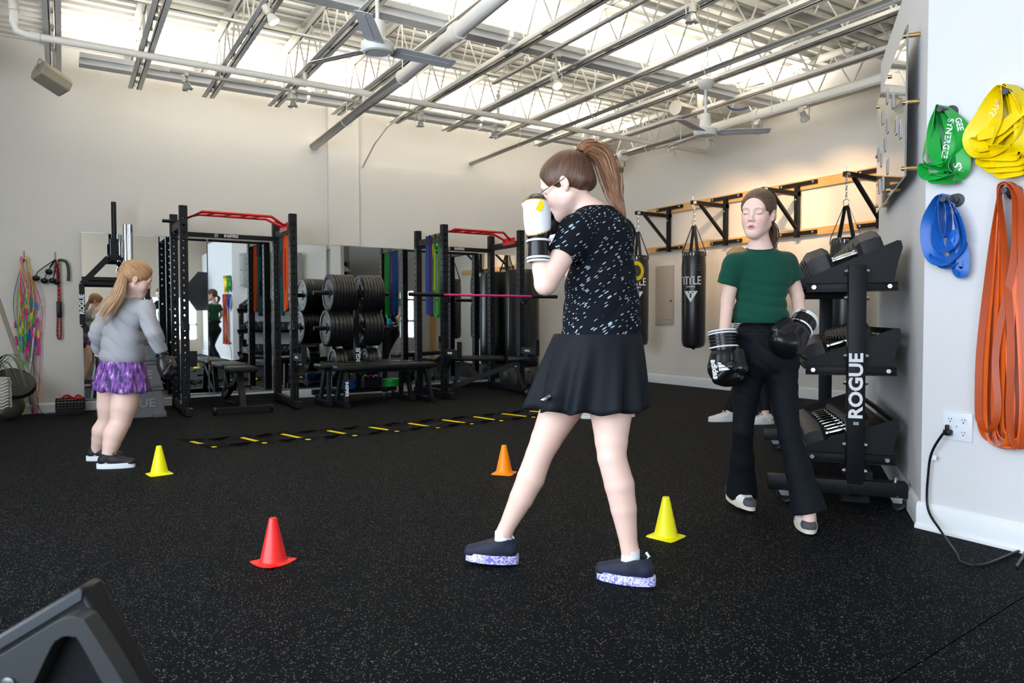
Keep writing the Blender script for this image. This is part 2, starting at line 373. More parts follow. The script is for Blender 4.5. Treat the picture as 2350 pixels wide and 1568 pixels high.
sp_ = MB().cyl((4.25, 7.04, 3.28), (4.25, 7.04, 3.5), .017, 8).cyl((4.25, 7.04, 3.5), (4.25, 7.04, 3.53), .026, 8).cyl((4.25, 7.04, 3.57), (4.25, 7.04, 3.575), .018, 8).cyl((4.25, 7.04, 3.53), (4.25, 7.04, 3.57), .006, 6); sp_.build('sprinkler_head', pipem, t)
pipe('conduit', [(3.30, YB, 2.9), (3.38, YB-.3, 3.2), (3.42, 8.3, 3.34), (3.42, 7.9, 3.36), (3.42, 1.0, 3.36)], .011, 'thin electrical conduit bending down to the back wall beside the joist', n=8)
pipe('sprinkler_pipe', [(5.2, 3.9, 3.55), (7.55, 3.9, 3.55)], .05, 'cream pipe crossing above the joists at upper right')
pipe('sprinkler_pipe', [(5.0, 4.3, 3.68), (7.55, 4.3, 3.68)], .03, 'slim cream pipe crossing the joists at upper right')
# insulated drain pipes near the right wall
w = lambda x, y, z: Vector((x, y, z))
dp_ = pipe('drain_pipe', [at(1550, 247, 8.3), at(1680, 275, 9.2)], .085, 'fat cream capped drain pipe with elbows and branches behind the far ceiling fan', n=20)
pipe('drain_pipe', [at(1606, 275, 8.5), at(1606, 205, 8.5), at(1625, 196, 8.6), at(1700, 215, 8.9), at(1790, 240, 9.0), at(1835, 258, 9.0)], .05, '', n=14, into=dp_)
pipe('drain_pipe', [at(1680, 213, 8.5), at(1770, 188, 8.9), at(1800, 190, 9.0), at(1850, 212, 9.3)], .055, '', n=14, into=dp_)
pipe('flexible_hose', bez([at(1668, 240, 8.6), at(1680, 250, 8.6), at(1705, 250, 8.7), at(1742, 236, 8.8)]), .014, 'dark blue hose drooping behind the far ceiling fan', m=mat('blue_hose', (.01, .03, .09), .4), n=8)
# ---- fluorescent strip fixtures lying on the bottom chords, light going up
fixm = mat('grey_sheet_metal', (.62, .63, .64), .5, 0)
tube = mat('fluorescent_tube', (1, 1, 1), .5, emit=(1, .93, .80), estr=14)
def strip(x0, x1, y, label, z=3.405, pw=50):
    t = thing('strip_light', ((x0+x1)/2, y, z), label, 'light', 'fluorescent strips on the joists')
    MB().box(((x0+x1)/2, y, z+.03), (x1-x0-.01, .13, .055)).prism([(-.09, .055), (-.065, .055), (-.065, .075), (-.1, .1)], (x0+.01, y, z), Y3, Z3, X3*(x1-x0-.02)).prism([(.09, .055), (.065, .055), (.065, .075), (.1, .1)], (x0+.01, y, z), Y3, Z3, X3*(x1-x0-.02)).build('housing', fixm, t)
    for s in (-1, 1): MB().cyl((x0+.06, y+s*.035, z+.085), (x1-.06, y+s*.035, z+.085), .013, 8).build('tube', tube, t)
    l = area('strip_glow', ((x0+x1)/2, y, z+.11), (0, .001, 1), .12, .12, pw, (1, .95, .86), 170); l.data.size = x1-x0-.1; l.data.size_y = .1
    l.rotation_euler = (math.pi, 0, 0); return t
for i, (a, b_) in enumerate(((.17, 2.35), (2.37, 4.55), (4.57, 6.75))): strip(a, b_, 8.05, ['left', 'middle', 'right'][i]+' fluorescent strip in the row nearest the back wall')
for i, (a, b_) in enumerate(((-1.0, 1.18), (1.2, 3.38), (3.4, 5.58), (5.6, 7.2))): strip(a, b_, 5.48, ['far left', 'left-centre', 'right-centre', 'rightmost'][i]+' fluorescent strip in the second row above the fans')
for i, (a, b_) in enumerate(((1.2, 3.38), (3.4, 5.58))): strip(a, b_, 3.1, ['left', 'right'][i]+' fluorescent strip in the row nearest the camera')
# ================================================================== fans, spots, speakers
fanm = mat('fan_blade_grey', (.62, .61, .63), .45); fanw = mat('fan_white', (.78, .77, .73), .35)
def fan(c, ztop, a0, label, Rb=.60):
    t = thing('ceiling_fan', (c[0], c[1], c[2]), label, 'fan'); x, y, z = c
    MB().lathe([(.0, ztop-z), (.085, ztop-z), (.085, ztop-z-.03), (.05, ztop-z-.075), (.018, ztop-z-.085)], c, n=20).build('ceiling_cup', fanw, t)
    MB().cyl((x, y, z+.05), (x, y, ztop-.06), .014, 12).build('downrod', fanw, t)
    MB().lathe([(.018, .20), (.05, .19), (.062, .05), (.10, .045), (.118, .03), (.118, -.005), (.105, -.03), (.088, -.036), (.085, -.030), (.02, -.034), (0, -.034)], c, n=32).build('motor_housing', fanw, t)
    for k in range(3):
        a = R(a0+120*k); d = Vector((math.cos(a), math.sin(a), 0)); s = Vector((-d.y, d.x, 0))
        tilt = (s*math.cos(R(12))-Z3*math.sin(R(12))); n = d.cross(tilt)
        pr = [(.125, -.055), (.155, -.068), (Rb, -.058), (Rb+.012, -.04), (Rb+.012, .04), (Rb, .058), (.155, .068), (.125, .055)]
        b = MB().prism(pr, Vector(c)-n*.002, d, tilt, n*.004).box(Vector(c)+d*(.15+Rb)/2, (Rb-.2, .012, .008), Matrix((d, tilt, n)).transposed()).build('blade', fanm, t)
        MB().bar(Vector(c)+d*.09+n*.004, Vector(c)+d*.21+n*.006, .05, .006, up=n).build('bracket', fanw, b)
fan((1.94, 4.88, 2.905), 3.37, 240, 'white ceiling fan with three grey blades, the nearer one at upper left')
fan((5.55, 5.13, 2.85), 3.37, -40, 'white ceiling fan with three grey blades, the farther one near the bag wall', Rb=.62)
tin = mat('spot_cream_paint', (.62, .58, .48), .4); glow = mat('lit_halogen', (1, .9, .7), .4, emit=(1, .78, .48), estr=25); lens = mat('spot_lens', (.5, .5, .48), .15, .6)
def spot(p, zt, d, label, lit=0, track=None, grp='track spotlights'):
    """p lamp centre, zt track height, d aim"""
    p = Vector(p); d = Vector(d).normalized(); t = thing('track_spotlight', (p.x, p.y, zt), label, 'spotlight', grp)
    MB().box((p.x, p.y, zt-.02), (.035, .09, .03)).cyl((p.x, p.y, zt-.03), (p.x, p.y, p.z+.09), .012, 8).build('track_adapter', tin, t)
    sx = d.cross(Z3); sx = sx.normalized() if sx.length > .1 else X3
    MB().tube([p+sx*.052, p+sx*.055+Z3*.07, p+sx*.03+Z3*.095, p-sx*.03+Z3*.095, p-sx*.055+Z3*.07, p-sx*.052], .005, 6).build('yoke', tin, t)
    MB().lathe([(.0, -.085), (.026, -.085), (.028, -.03), (.03, -.02)], p, d, 16).build('socket', tin, t)
    MB().lathe([(.02, -.02), (.03, 0), (.045, .035), (.048, .05), (.043, .05), (.04, .04), (0, .04)], p, d, 16, cap=False).build('reflector', lens if not lit else tin, t)
    MB().cyl(p+d*.042, p+d*.0425, .041, 16).build('lamp_face', glow if lit else lens, t)
    if lit > 1:
        l = bpy.data.lights.new('spot', 'SPOT'); l.energy = lit; l.color = (1, .62, .30); l.spot_size = R(62); l.spot_blend = .9; l.shadow_soft_size = .03
        o = bpy.data.objects.new('spot_beam', l); COL.objects.link(o); o.location = p+d*.06; o.rotation_euler = d.to_track_quat('-Z', 'Y').to_euler()
def track(a, b, label):
    o = tag(MB().bar(a, b, .035, .022).build('lighting_track', mat('track_paint', (.42, .40, .36), .4)), label, 'track')
    a = Vector(a); b = Vector(b)
    if a.z < 3.3:
        for u in (.12, .5, .88): p = a.lerp(b, u); MB().cyl(p, p+Z3*(3.375-p.z), .004, 6).build('hanger_rod', tin, o)
trz = 3.215
track((.86, 7.14, trz), (4.4, 7.14, trz), 'lighting track under the thin cross pipe near the back wall')
spot((.99, 7.14, 3.115), trz, (.25, -.1, -1), 'unlit spotlight on the back track, leftmost of its four')
spot((1.95, 7.14, 3.11), trz, (.05, -.1, -1), 'unlit spotlight on the back track, second from the left')
spot((3.32, 7.14, 3.11), trz, (.05, .1, -1), 'unlit spotlight on the back track, third from the left')
spot((4.25, 7.14, 3.11), trz, (-.2, .1, -1), 'unlit spotlight on the back track, rightmost of its four')
track((1.42, 3.6, 3.36), (1.42, 5.95, 3.36), 'lighting track along the joist left of the near fan')
spot((1.33, 5.42, 3.19), 3.35, (.55, -.25, -1), 'warm lit spotlight hanging at upper left above the strip light', lit=26)
track((3.74, 2.2, 3.36), (3.74, 6.3, 3.36), 'lighting track running toward the camera beside a centre joist')
spot((3.80, 5.28, 3.1), 3.35, (-.10, -.55, -1), 'warm lit spotlight near the centre of the ceiling', lit=26)
spot((3.82, 3.66, 3.12), 3.35, (0.02, .1, -1), 'unlit spotlight at top centre right of the picture')
track((6.28, 3.2, 3.09), (6.28, 6.6, 3.09), 'long lighting track slung under the thickest pipe')
for y, tgt, lab, lit in ((4.52, (7.6, 4.95, 2.86), 'lit spotlight aimed at the bag wall, rightmost under the thick pipe', 95), (5.08, (7.6, 5.80, 2.80), 'spotlight under the thick pipe behind the far fan blade tip', 115), (5.72, (7.6, 6.60, 2.85), 'spotlight under the thick pipe below the far fan', 85), (6.32, (7.6, 7.6, 2.5), 'spotlight under the thick pipe, farthest from the camera', 22)):
    d = Vector(tgt)-Vector((6.28, y, 2.985)); d = d.normalized(); d = (d-Z3*.45).normalized()
    spot((6.28, y, 2.985), 3.09, d, lab, lit=lit)
spkm = mat('cream_speaker', (.36, .32, .24), .6)
def speaker(p, ztop, rot, label):
    p = Vector(p); t = thing('loudspeaker', p, label, 'speaker'); M = rot.to_matrix()
    def Q(x, y, z): return p+M@Vector((x, y, z))
    poly = [(-.075, -.07), (.075, -.07), (.095, .0), (.06, .075), (-.06, .075), (-.095, 0)]
    MB().prism(poly, Q(-.13, 0, 0), M@Y3, M@Z3, (M@X3)*.26).build('cabinet', spkm, t, bev=.01)
    MB().prism([(-.068, 0), (.068, 0), (.068, .004), (-.068, .004)], Q(-.115, -.0, -.076), M@Y3, M@Z3, (M@X3)*.23).build('grille', mat('cream_grille', (.27, .24, .18), .8), t)
    MB().tube([Q(-.14, 0, 0), Q(-.14, 0, .11), Q(.14, 0, .11), Q(.14, 0, 0)], .008, 6).cyl(Q(0, 0, .11), (Q(0, 0, .11).x, Q(0, 0, .11).y, ztop), .012, 8).build('bracket', spkm, t)
speaker((-.04, 7.55, 3.1), 3.37, Euler((R(-15), R(22), R(28))), 'cream loudspeaker under the leftmost joist')
speaker(tuple(at(1412, 380, 10.6)), 3.37, Euler((R(-20), R(5), R(-40))), 'cream loudspeaker hanging in the far corner behind the ponytail')

# ================================================================== back wall: mirrors
mirm = mat('mirror_silver', (.80, .84, .83), .0, 1)
mirm.node_tree.nodes['Principled BSDF'].inputs['Roughness'].default_value = .015
edges = [(.18, 1.42), (1.43, 2.14), (2.15, 2.845), (2.855, 3.245), (3.255, 4.45), (4.46, 5.64)]
MW = ['leftmost tall mirror panel behind the hexagonal bar', 'tall mirror panel behind the left power rack', 'mirror panel between the left rack and the plate tree', 'narrow mirror strip on the pilaster behind the plates', 'wide mirror panel left of the right power rack', 'rightmost mirror panel behind the right power rack']
for (a, b_), lb, mr in zip(edges, MW, (0, MROT, MROT, 0, 0, 0)):
    c = (a+b_)/2; yb = YB-.022-(.075 if b_ < 3.25 and a > 2.85 else 0) - (.03 if a > 3.25 else 0)
    t = thing('wall_mirror', (c, yb, .12), lb, 'mirror'); M = Matrix.Rotation(R(mr), 3, 'Z')
    MB().box((c, yb, 1.01), (b_-a, .006, 1.78), M).build('glass', mirm, t)
    MB().box((c, yb+.002, .118), (b_-a, .018, .012), M).build('clip_rail', zinc, t); MB().box((c, yb+.002, 1.902), (b_-a, .014, .010), M).build('clip_rail', zinc, t)

# ================================================================== bag wall
wood = mat('pine_board', (.62, .36, .13), .5, noise=.25, nscale=6)
wn = wood.node_tree; mpn = wn.nodes.new('ShaderNodeMapping'); mpn.inputs['Scale'].default_value = (8, .6, 14)
_n = [n for n in wn.nodes if n.type == 'TEX_NOISE'][0]; _t = [n for n in wn.nodes if n.type == 'TEX_COORD'][0]
wn.links.new(_t.outputs['Object'], mpn.inputs[0]); wn.links.new(mpn.outputs[0], _n.inputs['Vector'])
for z0, z1, lb in ((2.515, 2.628, 'upper pine board on the bag wall holding the brackets'), (1.955, 2.045, 'lower pine board on the bag wall under the brackets')):
    mb = MB().box((XR-.0205, 6.25-.4, (z0+z1)/2), (.038, 4.6, z1-z0)); mb.build
    o = tag(mb.build('pine_board', wood, bev=.003), lb, 'board')
    for y in (8.0, 6.9, 5.85, 4.75): MB().cyl((XR-.042, y, (z0+z1)/2), (XR-.038, y, (z0+z1)/2), .01, 8).build('bolt', zinc, o)
tagm = mat('label_sticker', (.7, .55, .45), .5)
bvinyl = mat('glossy_bag_vinyl', (.011, .012, .014), .28, bump=.25, bscale=14)
YT = [7.66, 6.60, 5.50, 4.47]
nm = ['farthest', 'second farthest', 'third', 'nearest']
for i, y in enumerate(YT):
    t = thing('bag_bracket', (XR-.04, y, 2.3), ['farthest black steel bag bracket on the pine boards', 'second black steel bag bracket, right of the farthest one', 'black steel bag bracket beside the head of the girl in green', 'black steel bag bracket nearest the camera above the dumbbell rack'][i], 'bracket', 'punching bag brackets')
    MB().box((6.90+.335, y, 2.47), (.67, .05, .05)).build('arm', black, t)
    MB().box((XR-.065, y, 2.26), (.05, .05, .62)).build('upright', black, t)
    MB().bar((7.06, y, 2.45), (XR-.07, y, 2.05), .04, .03).build('brace', black, t)
    for z in (2.585, 1.995): MB().box((XR-.052, y, z), (.03, .52, .045)).build('crossbar', black, t)
    for z in (2.585, 1.995):
        for s in (-.22, .22): MB().cyl((XR-.068, y+s, z), (XR-.078, y+s, z), .014, 6).build('bolt', zinc, t)
    for z in (2.4, 2.07): MB().cyl((XR-.091, y, z), (XR-.10, y, z), .012, 6).build('bolt', zinc, t)
    MB().box((6.93, y-.026, 2.47), (.05, .003, .032)).build('sticker', tagm, t)
    MB().cyl((6.92, y, 2.4), (6.92, y, 2.55), .006, 6).build('eye_bolt', zinc, t)
def bag(i, x, y, ztop, zb, rad, label, logo):
    t = thing('punching_bag', (x, y, ztop), label, 'punching bag', 'hanging punching bags')
    L = ztop-zb
    MB().lathe([(0, 0), (rad*.6, .005), (rad*.9, .03), (rad, .08), (rad*1.01, L*.4), (rad*1.03, L*.85), (rad*.98, L-.06), (rad*.93, L-.012), (rad*.85, L), (0, L-.01)], (x, y, zb), n=36).build('bag_body', bvinyl, t)
    MB().lathe([(0, -.03), (.02, -.02), (.03, .0)], (x, y, zb+.01), n=12).build('base_knot', bvinyl, t)
    ring = ztop+.335
    for s in (-1, 1):
        for q in (-1, 1):
            rv_ = Vector((q*.5, s*.87, 0)); a = Vector((x, y, ztop-.06))+rv_*(rad+.003); tv_ = Z3.cross(rv_)
            MB().ribbon([a, a+Z3*.055-rv_*.004, Vector((x+q*.012, y+s*.02, ring))], tv_, [.045, .045, .035], .004).build('strap', mat('black_webbing', (.012, .012, .013), .8), t)
    MB().tube([(x, y+.035*math.cos(a), ring+.035+.035*math.sin(a)) for a in [R(q) for q in range(0, 360, 20)]], .005, 6, closed=True).build('ring', chrome, t)
    z = ring+.07; k = 0; ch = MB()
    while z < 2.43:
        ax = X3 if k % 2 else Y3
        ch.tube([Vector((x, y, z+.018))+ax*.010*math.cos(a)+Z3*.022*math.sin(a) for a in [R(q) for q in range(0, 360, 30)]], .0038, 5, closed=True); z += .034; k += 1
    ch.build('chain', chrome, t)
    rv = MB()
    for k in range(26):
        a = 2*math.pi*k/26
        for zz in (.022, .04): rv.cyl(Vector((x, y, ztop-zz-.01))+Vector((math.cos(a), math.sin(a), 0))*rad*.93, Vector((x, y, ztop-zz-.01))+Vector((math.cos(a), math.sin(a), 0))*(rad*1.0+.004), .005, 6)
    rv.build('rivet_band', zinc, t)['kind'] = 'stuff'
    # marks face -x-y side toward the room
    def onb(a, z, e=.0): return Vector((x, y, z))+Vector((math.cos(a), math.sin(a), 0))*(rad*1.015+e)
    if logo is not None:
        a0 = math.atan2(-y, -x)+R(logo)
        def curved(txt, zc, size, sx=1):
            o = text(txt, 'lettering', (0, 0, 0), X3, Z3, size, white, t, ext=.0006, bold=.0012, sx=sx)
            for v in o.data.vertices:
                aa = a0+v.co.x/(rad); v.co = onb(aa, zc+v.co.z, .003-v.co.y)
        curved('TITLE', ztop-.38, .150, .70); curved('B O X I N G', ztop-.455, .022, .9)
        tri = MB(); ns = 10
        def P(u, v, e=.004): return onb(a0+u/rad, ztop-.51-v, e)
        for s in range(ns):
            u0 = -.085+.17*s/ns; u1 = u0+.17/ns; h0 = (.085-abs(u0))/.085*.145; h1 = (.085-abs(u1))/.085*.145
            tri.add([P(u0, 0), P(u1, 0), P(u1, h1), P(u0, h0)], [(0, 1, 2, 3)])
        tri.build('triangle_mark', white, t)
        o = text('T', 'lettering', (0, 0, 0), X3, Z3, .10, dblack, t, ext=.0006, bold=.005)
        for v in o.data.vertices: v.co = onb(a0+v.co.x/rad, ztop-.56+v.co.z, .006-v.co.y)
        for aa in (a0+.0+.45, a0-1.0):
            fr = MB(); 
            for z in (ztop-.17, ztop-.24, ztop-.205): fr.tube([onb(aa+k*.08, z, .002) for k in range(-4, 5)], .0015, 4)
            for k in (-4, 4): fr.tube([onb(aa+k*.08, ztop-.17, .002), onb(aa+k*.08, ztop-.24, .002)], .0015, 4)
            fr.build('stitched_patch', mat('grey_stitching', (.25, .25, .25), .6), t)
    return t
for i, (y, zt, zb, rd, lb, lg) in enumerate(((7.62, 1.86, .58, .150, 'black hanging punching bag farthest away, behind the focus mitt', -4), (6.56, 1.83, .585, .150, 'black hanging punching bag with TITLE lettering beside the electrical panel', -14), (5.48, 1.80, .58, .148, 'black hanging punching bag hidden behind the girl in green', -10), (4.45, 1.80, .56, .15, 'black hanging punching bag nearest the camera behind the dumbbell rack', 75))):
    bag(i, 6.90, y, zt, zb, rd, lb, lg)
pm = mat('panel_grey_beige', (.40, .36, .32), .45)
t = thing('electrical_panel', (XR, 7.79, 1.3), 'grey-beige electrical panel flush on the wall between two punching bags', 'electrical panel')
MB().box((XR-.012, 7.79, 1.32), (.024, .37, .87)).build('cover', pm, t, bev=.003)
MB().box((XR-.027, 7.72, 1.29), (.01, .20, .66)).build('door', pm, t, bev=.002)
MB().box((XR-.036, 7.64, 1.23), (.008, .03, .03)).build('latch', mat('dark_latch', (.05, .05, .05), .4), t)
for y, z in ((7.63, 1.73), (7.95, 1.73), (7.63, .91), (7.95, .91)): MB().cyl((XR-.024, y, z), (XR-.028, y, z), .007, 8).build('screw', zinc, t)
# ================================================================== power racks
redm = mat('red_gloss_paint', (.55, .006, .012), .25, coat=.5); hole = mat('hole_dark', (.0, .0, .0), .9); holew = mat('bright_hole_rim', (.02, .02, .02), .8)
def upright(x, y, z0=0, z1=2.12, w=.075):
    """square post with real through holes along X and Y faces (front-to-back and side-to-side)"""
    mb = MB(); h = w/2; t = .0; hr = .0125
    zs = [z0]; z = z0+.10; cents = []
    while z < z1-.06: cents.append(z); z += .0508*1.5
    # faces as strips: each face made of cells with an octagonal hole
    n = 8
    def face(o, ux, nrm, inner):
        prev = z0
        for k, c in enumerate(cents+[None]):
            top = (c+(cents[k+1] if k+1 < len(cents) else z1))/2 if c is not None and k+1 < len(cents) else z1
            if c is None: break
            sq = []
            corners = [(-h, prev), (h, prev), (h, top), (-h, top)]
            ang = [math.atan2(v-c, u) for u, v in corners]
            circ = [(hr*math.cos(2*math.pi*i/n+math.pi/8), c+hr*math.sin(2*math.pi*i/n+math.pi/8)) for i in range(n)]
            order = [5, 6, 7, 0, 1, 2, 3, 4]
            c8 = [circ[i] for i in order]  # start near lower-left going ccw
            P8 = [corners[0], (0, prev), corners[1], (h, c), corners[2], (0, top), corners[3], (-h, c)]
            c8 = [(hr*math.cos(math.atan2(p[1]-c, p[0])), c+hr*math.sin(math.atan2(p[1]-c, p[0]))) for p in P8]
            vs = [o+ux*u+Z3*v+nrm*h for u, v in P8]+[o+ux*u+Z3*v+nrm*h for u, v in c8]+[o+ux*u+Z3*v-nrm*h for u, v in c8]
            if inner: fs = [(i, (i+1) % 8, 8+(i+1) % 8, 8+i) for i in range(8)]
            else: fs = [(i, (i+1) % 8, 8+(i+1) % 8, 8+i) for i in range(8)]
            mb.add(vs[:16], fs)
            prev = top
    o = Vector((x, y, 0))
    face(o, X3, -Y3, 1); face(o, X3, Y3, 1); face(o, Y3, X3, 1); face(o, Y3, -X3, 1)
    mb.box((x, y, z1+.003), (w, w, .006)); mb.box((x, y, z0+.003), (w, w, .006))
    return mb
def rack(x0, x1, y0, y1, label, w=.075, H=2.12):
    t = thing('power_rack', ((x0+x1)/2, (y0+y1)/2, 0), label, 'power rack')
    for x in (x0, x1):
        for y in (y0, y1): upright(x, y, .0, H).build('upright', black, t)
        MB().box((x, (y0+y1)/2+.0, .06), (.06, y1-y0-w, .07)).build('floor_beam', black, t)
        MB().box((x, (y0+y1)/2, H-.16), (.05, y1-y0-w, .075)).build('side_beam', black, t)
        MB().box((x, y0-.12, .045), (.07, .20, .07)).prism([(0, 0), (.10, 0), (0, .22)], (x-.004, y0-.037, .06), -Y3, Z3, X3*.008).build('foot', black, t, bev=.002)
        MB().box((x, y1+.03, .04), (.07, .12, .06)).build('foot', black, t)
    MB().box(((x0+x1)/2, y1, H-.20), (x1-x0-w, .05, .05)).build('cross_beam', black, t)
    MB().box(((x0+x1)/2, y1, .06), (x1-x0-w, .05, .07)).build('cross_beam', black, t)
    c = (x0+x1)/2
    lg = text('INSPIRE', 'lettering', (c+.045, y1-.027, H-.20), X3, Z3, .044, white, t, bold=.0012, sx=1.05)
    MB().tube([(c-.115+.017*math.cos(a), y1-.028, H-.20+.017*math.sin(a)) for a in [R(q) for q in range(0, 360, 20)]], .003, 5, closed=True).bar((c-.128, y1-.029, H-.215), (c-.100, y1-.029, H-.182), .004, .002).build('ring_emblem', white, t)
    # multi-grip pull-up bar (red)
    z = H-.075
    pb = thing('pull_up_bar', (c, y0, z), '', 'x'); [pb.__delitem__(k) for k in ('label', 'category')]; pb.parent = t; pb.matrix_parent_inverse = Matrix.Identity(4); pb.matrix_basis = wm(t).inverted()
    bpy.data.objects.remove(pb)
    yy = [(y0+.10, .0), (y0+.34, .0)]
    rb = MB()
    for k, (yb, dz) in enumerate(yy):
        rb.tube([(x0+.03, yb+(.1 if k == 0 else -.02), z-.03), (x0+.20, yb, z+.05), (x1-.20, yb, z+.05), (x1-.03, yb+(.1 if k == 0 else -.02), z-.03)], .016, 10)
    rb.build('pull_up_bar', redm, t)
    for q in (.3, .45, .6, .72): xx = x0+(x1-x0)*q; MB().cyl((xx, y0+.10, z+.05), (xx-.05, y0+.34, z+.05), .013, 8).build('grip', redm, t)
    for x, s in ((x0, 1), (x1, -1)): MB().box((x+s*.032, y0+.24, z-.045), (.012, .30, .09)).build('mounting_plate', redm, t)
    return t
RA = rack(1.05, 2.15, 7.93, 8.66, 'left power rack with red pull-up bar, black perforated posts')
RB = rack(3.965, 5.08, 7.86, 8.62, 'right power rack with red pull-up bar and a pink barbell')
for t, x0, x1, y0 in ((RA, 1.05, 2.15, 7.93), (RB, 3.965, 5.08, 7.86)):
    for x in (x0, x1):
        # J-cup
        zc = 1.24 if t is RB else .93
        MB().box((x, y0-.055, zc-.02), (.06, .035, .10)).box((x, y0-.085, zc-.06), (.06, .07, .02)).box((x, y0-.117, zc-.035), (.06, .012, .06)).build('j_cup', dblack, t, bev=.002)
        # spotter arm
        if not (t is RA and x == x0):
            MB().box((x+.0, y0-.20, .56), (.055, .36, .085)).box((x, y0-.385, .60), (.06, .016, .20)).prism([(0, 0), (.16, 0), (0, -.14)], (x-.004, y0-.04, .52), -Y3, Z3, X3*.008).build('spotter_arm', black, t, bev=.002)
            text('INSPIRE', 'lettering', (x-.031, y0-.20, .56), -Y3, Z3, .035, white, t, bold=.001, label='white lettering on the spotter arm')
        else: MB().box((x+.07, y0-.03, .57), (.07, .05, .16)).build('spotter_arm', black, t)
MB().cyl((1.05-.04, 8.4, 2.02), (1.05-.14, 8.4, 2.02), .018, 10).build('storage_peg', dblack, RA)
# pink barbell on rack B
t = thing('barbell', (4.45, 7.775, 1.265), 'barbell with a pink shaft and black sleeves racked on the right power rack', 'barbell')
pk = mat('pink_shaft', (.75, .03, .20), .3, .3)
MB().cyl((3.90, 7.775, 1.265), (5.20, 7.775, 1.265), .0145, 12).build('shaft', pk, t)
for a, b_ in ((3.90, 3.46), (5.20, 5.60)): MB().cyl((a, 7.775, 1.265), (b_, 7.775, 1.265), .025, 14).cyl((a, 7.775, 1.265), (a+(.02 if b_ > a else -.02), 7.775, 1.265), .036, 14).build('sleeve', dblack, t)
# bands hanging on racks
def hang_band(x, y, ztop, zbot, w, colr, label, dy=.05, lean=0, name='resistance_band', yaw=0, grp=None, wx=0):
    pts = []
    for a in range(0, 181, 20): pts.append((x+wx*.0, y+dy/2*math.cos(R(a)), ztop+.02*math.sin(R(a))))
    up = [Vector(p) for p in pts]
    L = []
    for k in range(1, 8): tt = k/8; L.append(Vector((x+lean*tt, y-dy/2-dy*.25*math.sin(math.pi*tt), ztop+(zbot-ztop)*tt)))
    bot = [Vector((x+lean, y+dy*.6*math.cos(R(a)), zbot-dy*.6*math.sin(R(a)))) for a in range(180, -1, -20) ] if False else [Vector((x+lean, y-dy*.6*math.cos(R(a)), zbot-dy*.7*math.sin(R(a)))) for a in range(0, 181, 20)]
    Rr = []
    for k in range(7, 0, -1): tt = k/8; Rr.append(Vector((x+lean*tt, y+dy/2+dy*.25*math.sin(math.pi*tt), ztop+(zbot-ztop)*tt)))
    path = up+L+bot+Rr
    return tag(MB().ribbon(path, Vector((math.cos(yaw), math.sin(yaw), 0)), w, .0045, closed=True).build(name, colr), label, 'resistance band', grp)
gr = mat('green_latex', (.01, .33, .04), .4); pu = mat('purple_latex', (.06, .03, .20), .4); bl = mat('blue_latex', (.01, .10, .42), .4); orr = mat('orange_latex', (.80, .12, .015), .4); ye = mat('yellow_latex', (.80, .62, .01), .4); rd = mat('red_latex', (.45, .01, .01), .4); te = mat('teal_latex', (.0, .12, .14), .4)
hang_band(3.965, 8.06, 2.01, 1.06, .06, gr, 'wide green band looped over the left beam of the right power rack', .10, yaw=.5)
hang_band(3.965, 8.22, 2.01, 1.05, .07, pu, 'dark purple band beside the green one on the right power rack', .06, yaw=.5)
hang_band(3.965, 8.32, 2.01, 1.06, .05, bl, 'blue band behind the purple one on the right power rack', .05, yaw=.5)
hang_band(3.967, 8.15, 2.00, 1.35, .012, ye, 'thin yellow band between green and purple on the right power rack', .04, yaw=.5)
hang_band(2.15, 8.20, 2.01, 1.12, .035, orr, 'orange band hanging from the right beam of the left power rack', .07, lean=-.01, yaw=.6)
hang_band(2.15, 8.29, 2.01, 1.10, .02, rd, 'red band beside the orange one on the left power rack', .06, yaw=.6)
hang_band(2.15, 8.38, 2.01, 1.05, .05, te, 'teal band hanging behind the red one on the left power rack', .05, yaw=.6)
hang_band(2.15, 8.45, 2.01, 1.3, .04, mat('black_webbing', (.012, .012, .013), .8), 'black strap hanging rearmost on the left power rack', .05, yaw=.6, name='strap')
# ================================================================== bumper plates on a tree
cast = mat('bumper_rubber', (.007, .007, .008), .36, noise=.2, nscale=60); PX, PY = 3.0, 8.36
t = thing('plate_tree', (PX, PY, 0), 'black wheeled plate tree loaded with bumper plates in front of the mirror', 'plate rack')
MB().box((PX+.02, PY, .72), (.05, .075, 1.2)).build('post', black, t)
o = text('ROGUE', 'lettering', (PX+.03, PY-.040, .50), Z3, -X3, .075, white, t, bold=.002)
MB().box((PX, PY+.0, .11), (1.05, .075, .06)).build('base_beam', black, t)
for s in (-1, 1): MB().box((PX+s*.30, PY-.0, .12), (.075, .50, .05)).build('base_beam', black, t)
for z in (1.285, .865): MB().cyl((PX-.50, PY, z), (PX+.44, PY, z), .026, 16).build('peg', dblack, t)
MB().cyl((PX-.42, PY, .45), (PX+.46, PY, .45), .026, 16).build('peg', dblack, t)
def caster(p, t, r=.038, d=(0, 1, 0)):
    p = Vector(p); s = Vector(d).cross(Z3).normalized(); d = Vector(d).normalized()
    o = MB().box(p+Z3*(r*2+.012), (.06, .06, .006)); 
    for q in (-1, 1): o.prism([(-.03, .0), (.03, 0), (.012, -r-.005), (-.008-.02, -r-.005)], p+Z3*(r*2+.01)+s*q*.017, d, Z3, s*.003*q)
    o = o.build('caster', zinc, t); w_ = p+Z3*r-d*.012
    MB().lathe([(0, -.012), (r*.55, -.012), (r*.6, -.01), (r*.95, -.012), (r, -.006), (r, .006), (r*.95, .012), (r*.6, .01), (r*.55, .012), (0, .012)], w_, s, 20).build('wheel', dblack, o); return o
for x, y in ((-.48, -.0), (.48, 0), (-.3, -.22), (.3, -.22)): caster((PX+x, PY+y, 0), t)
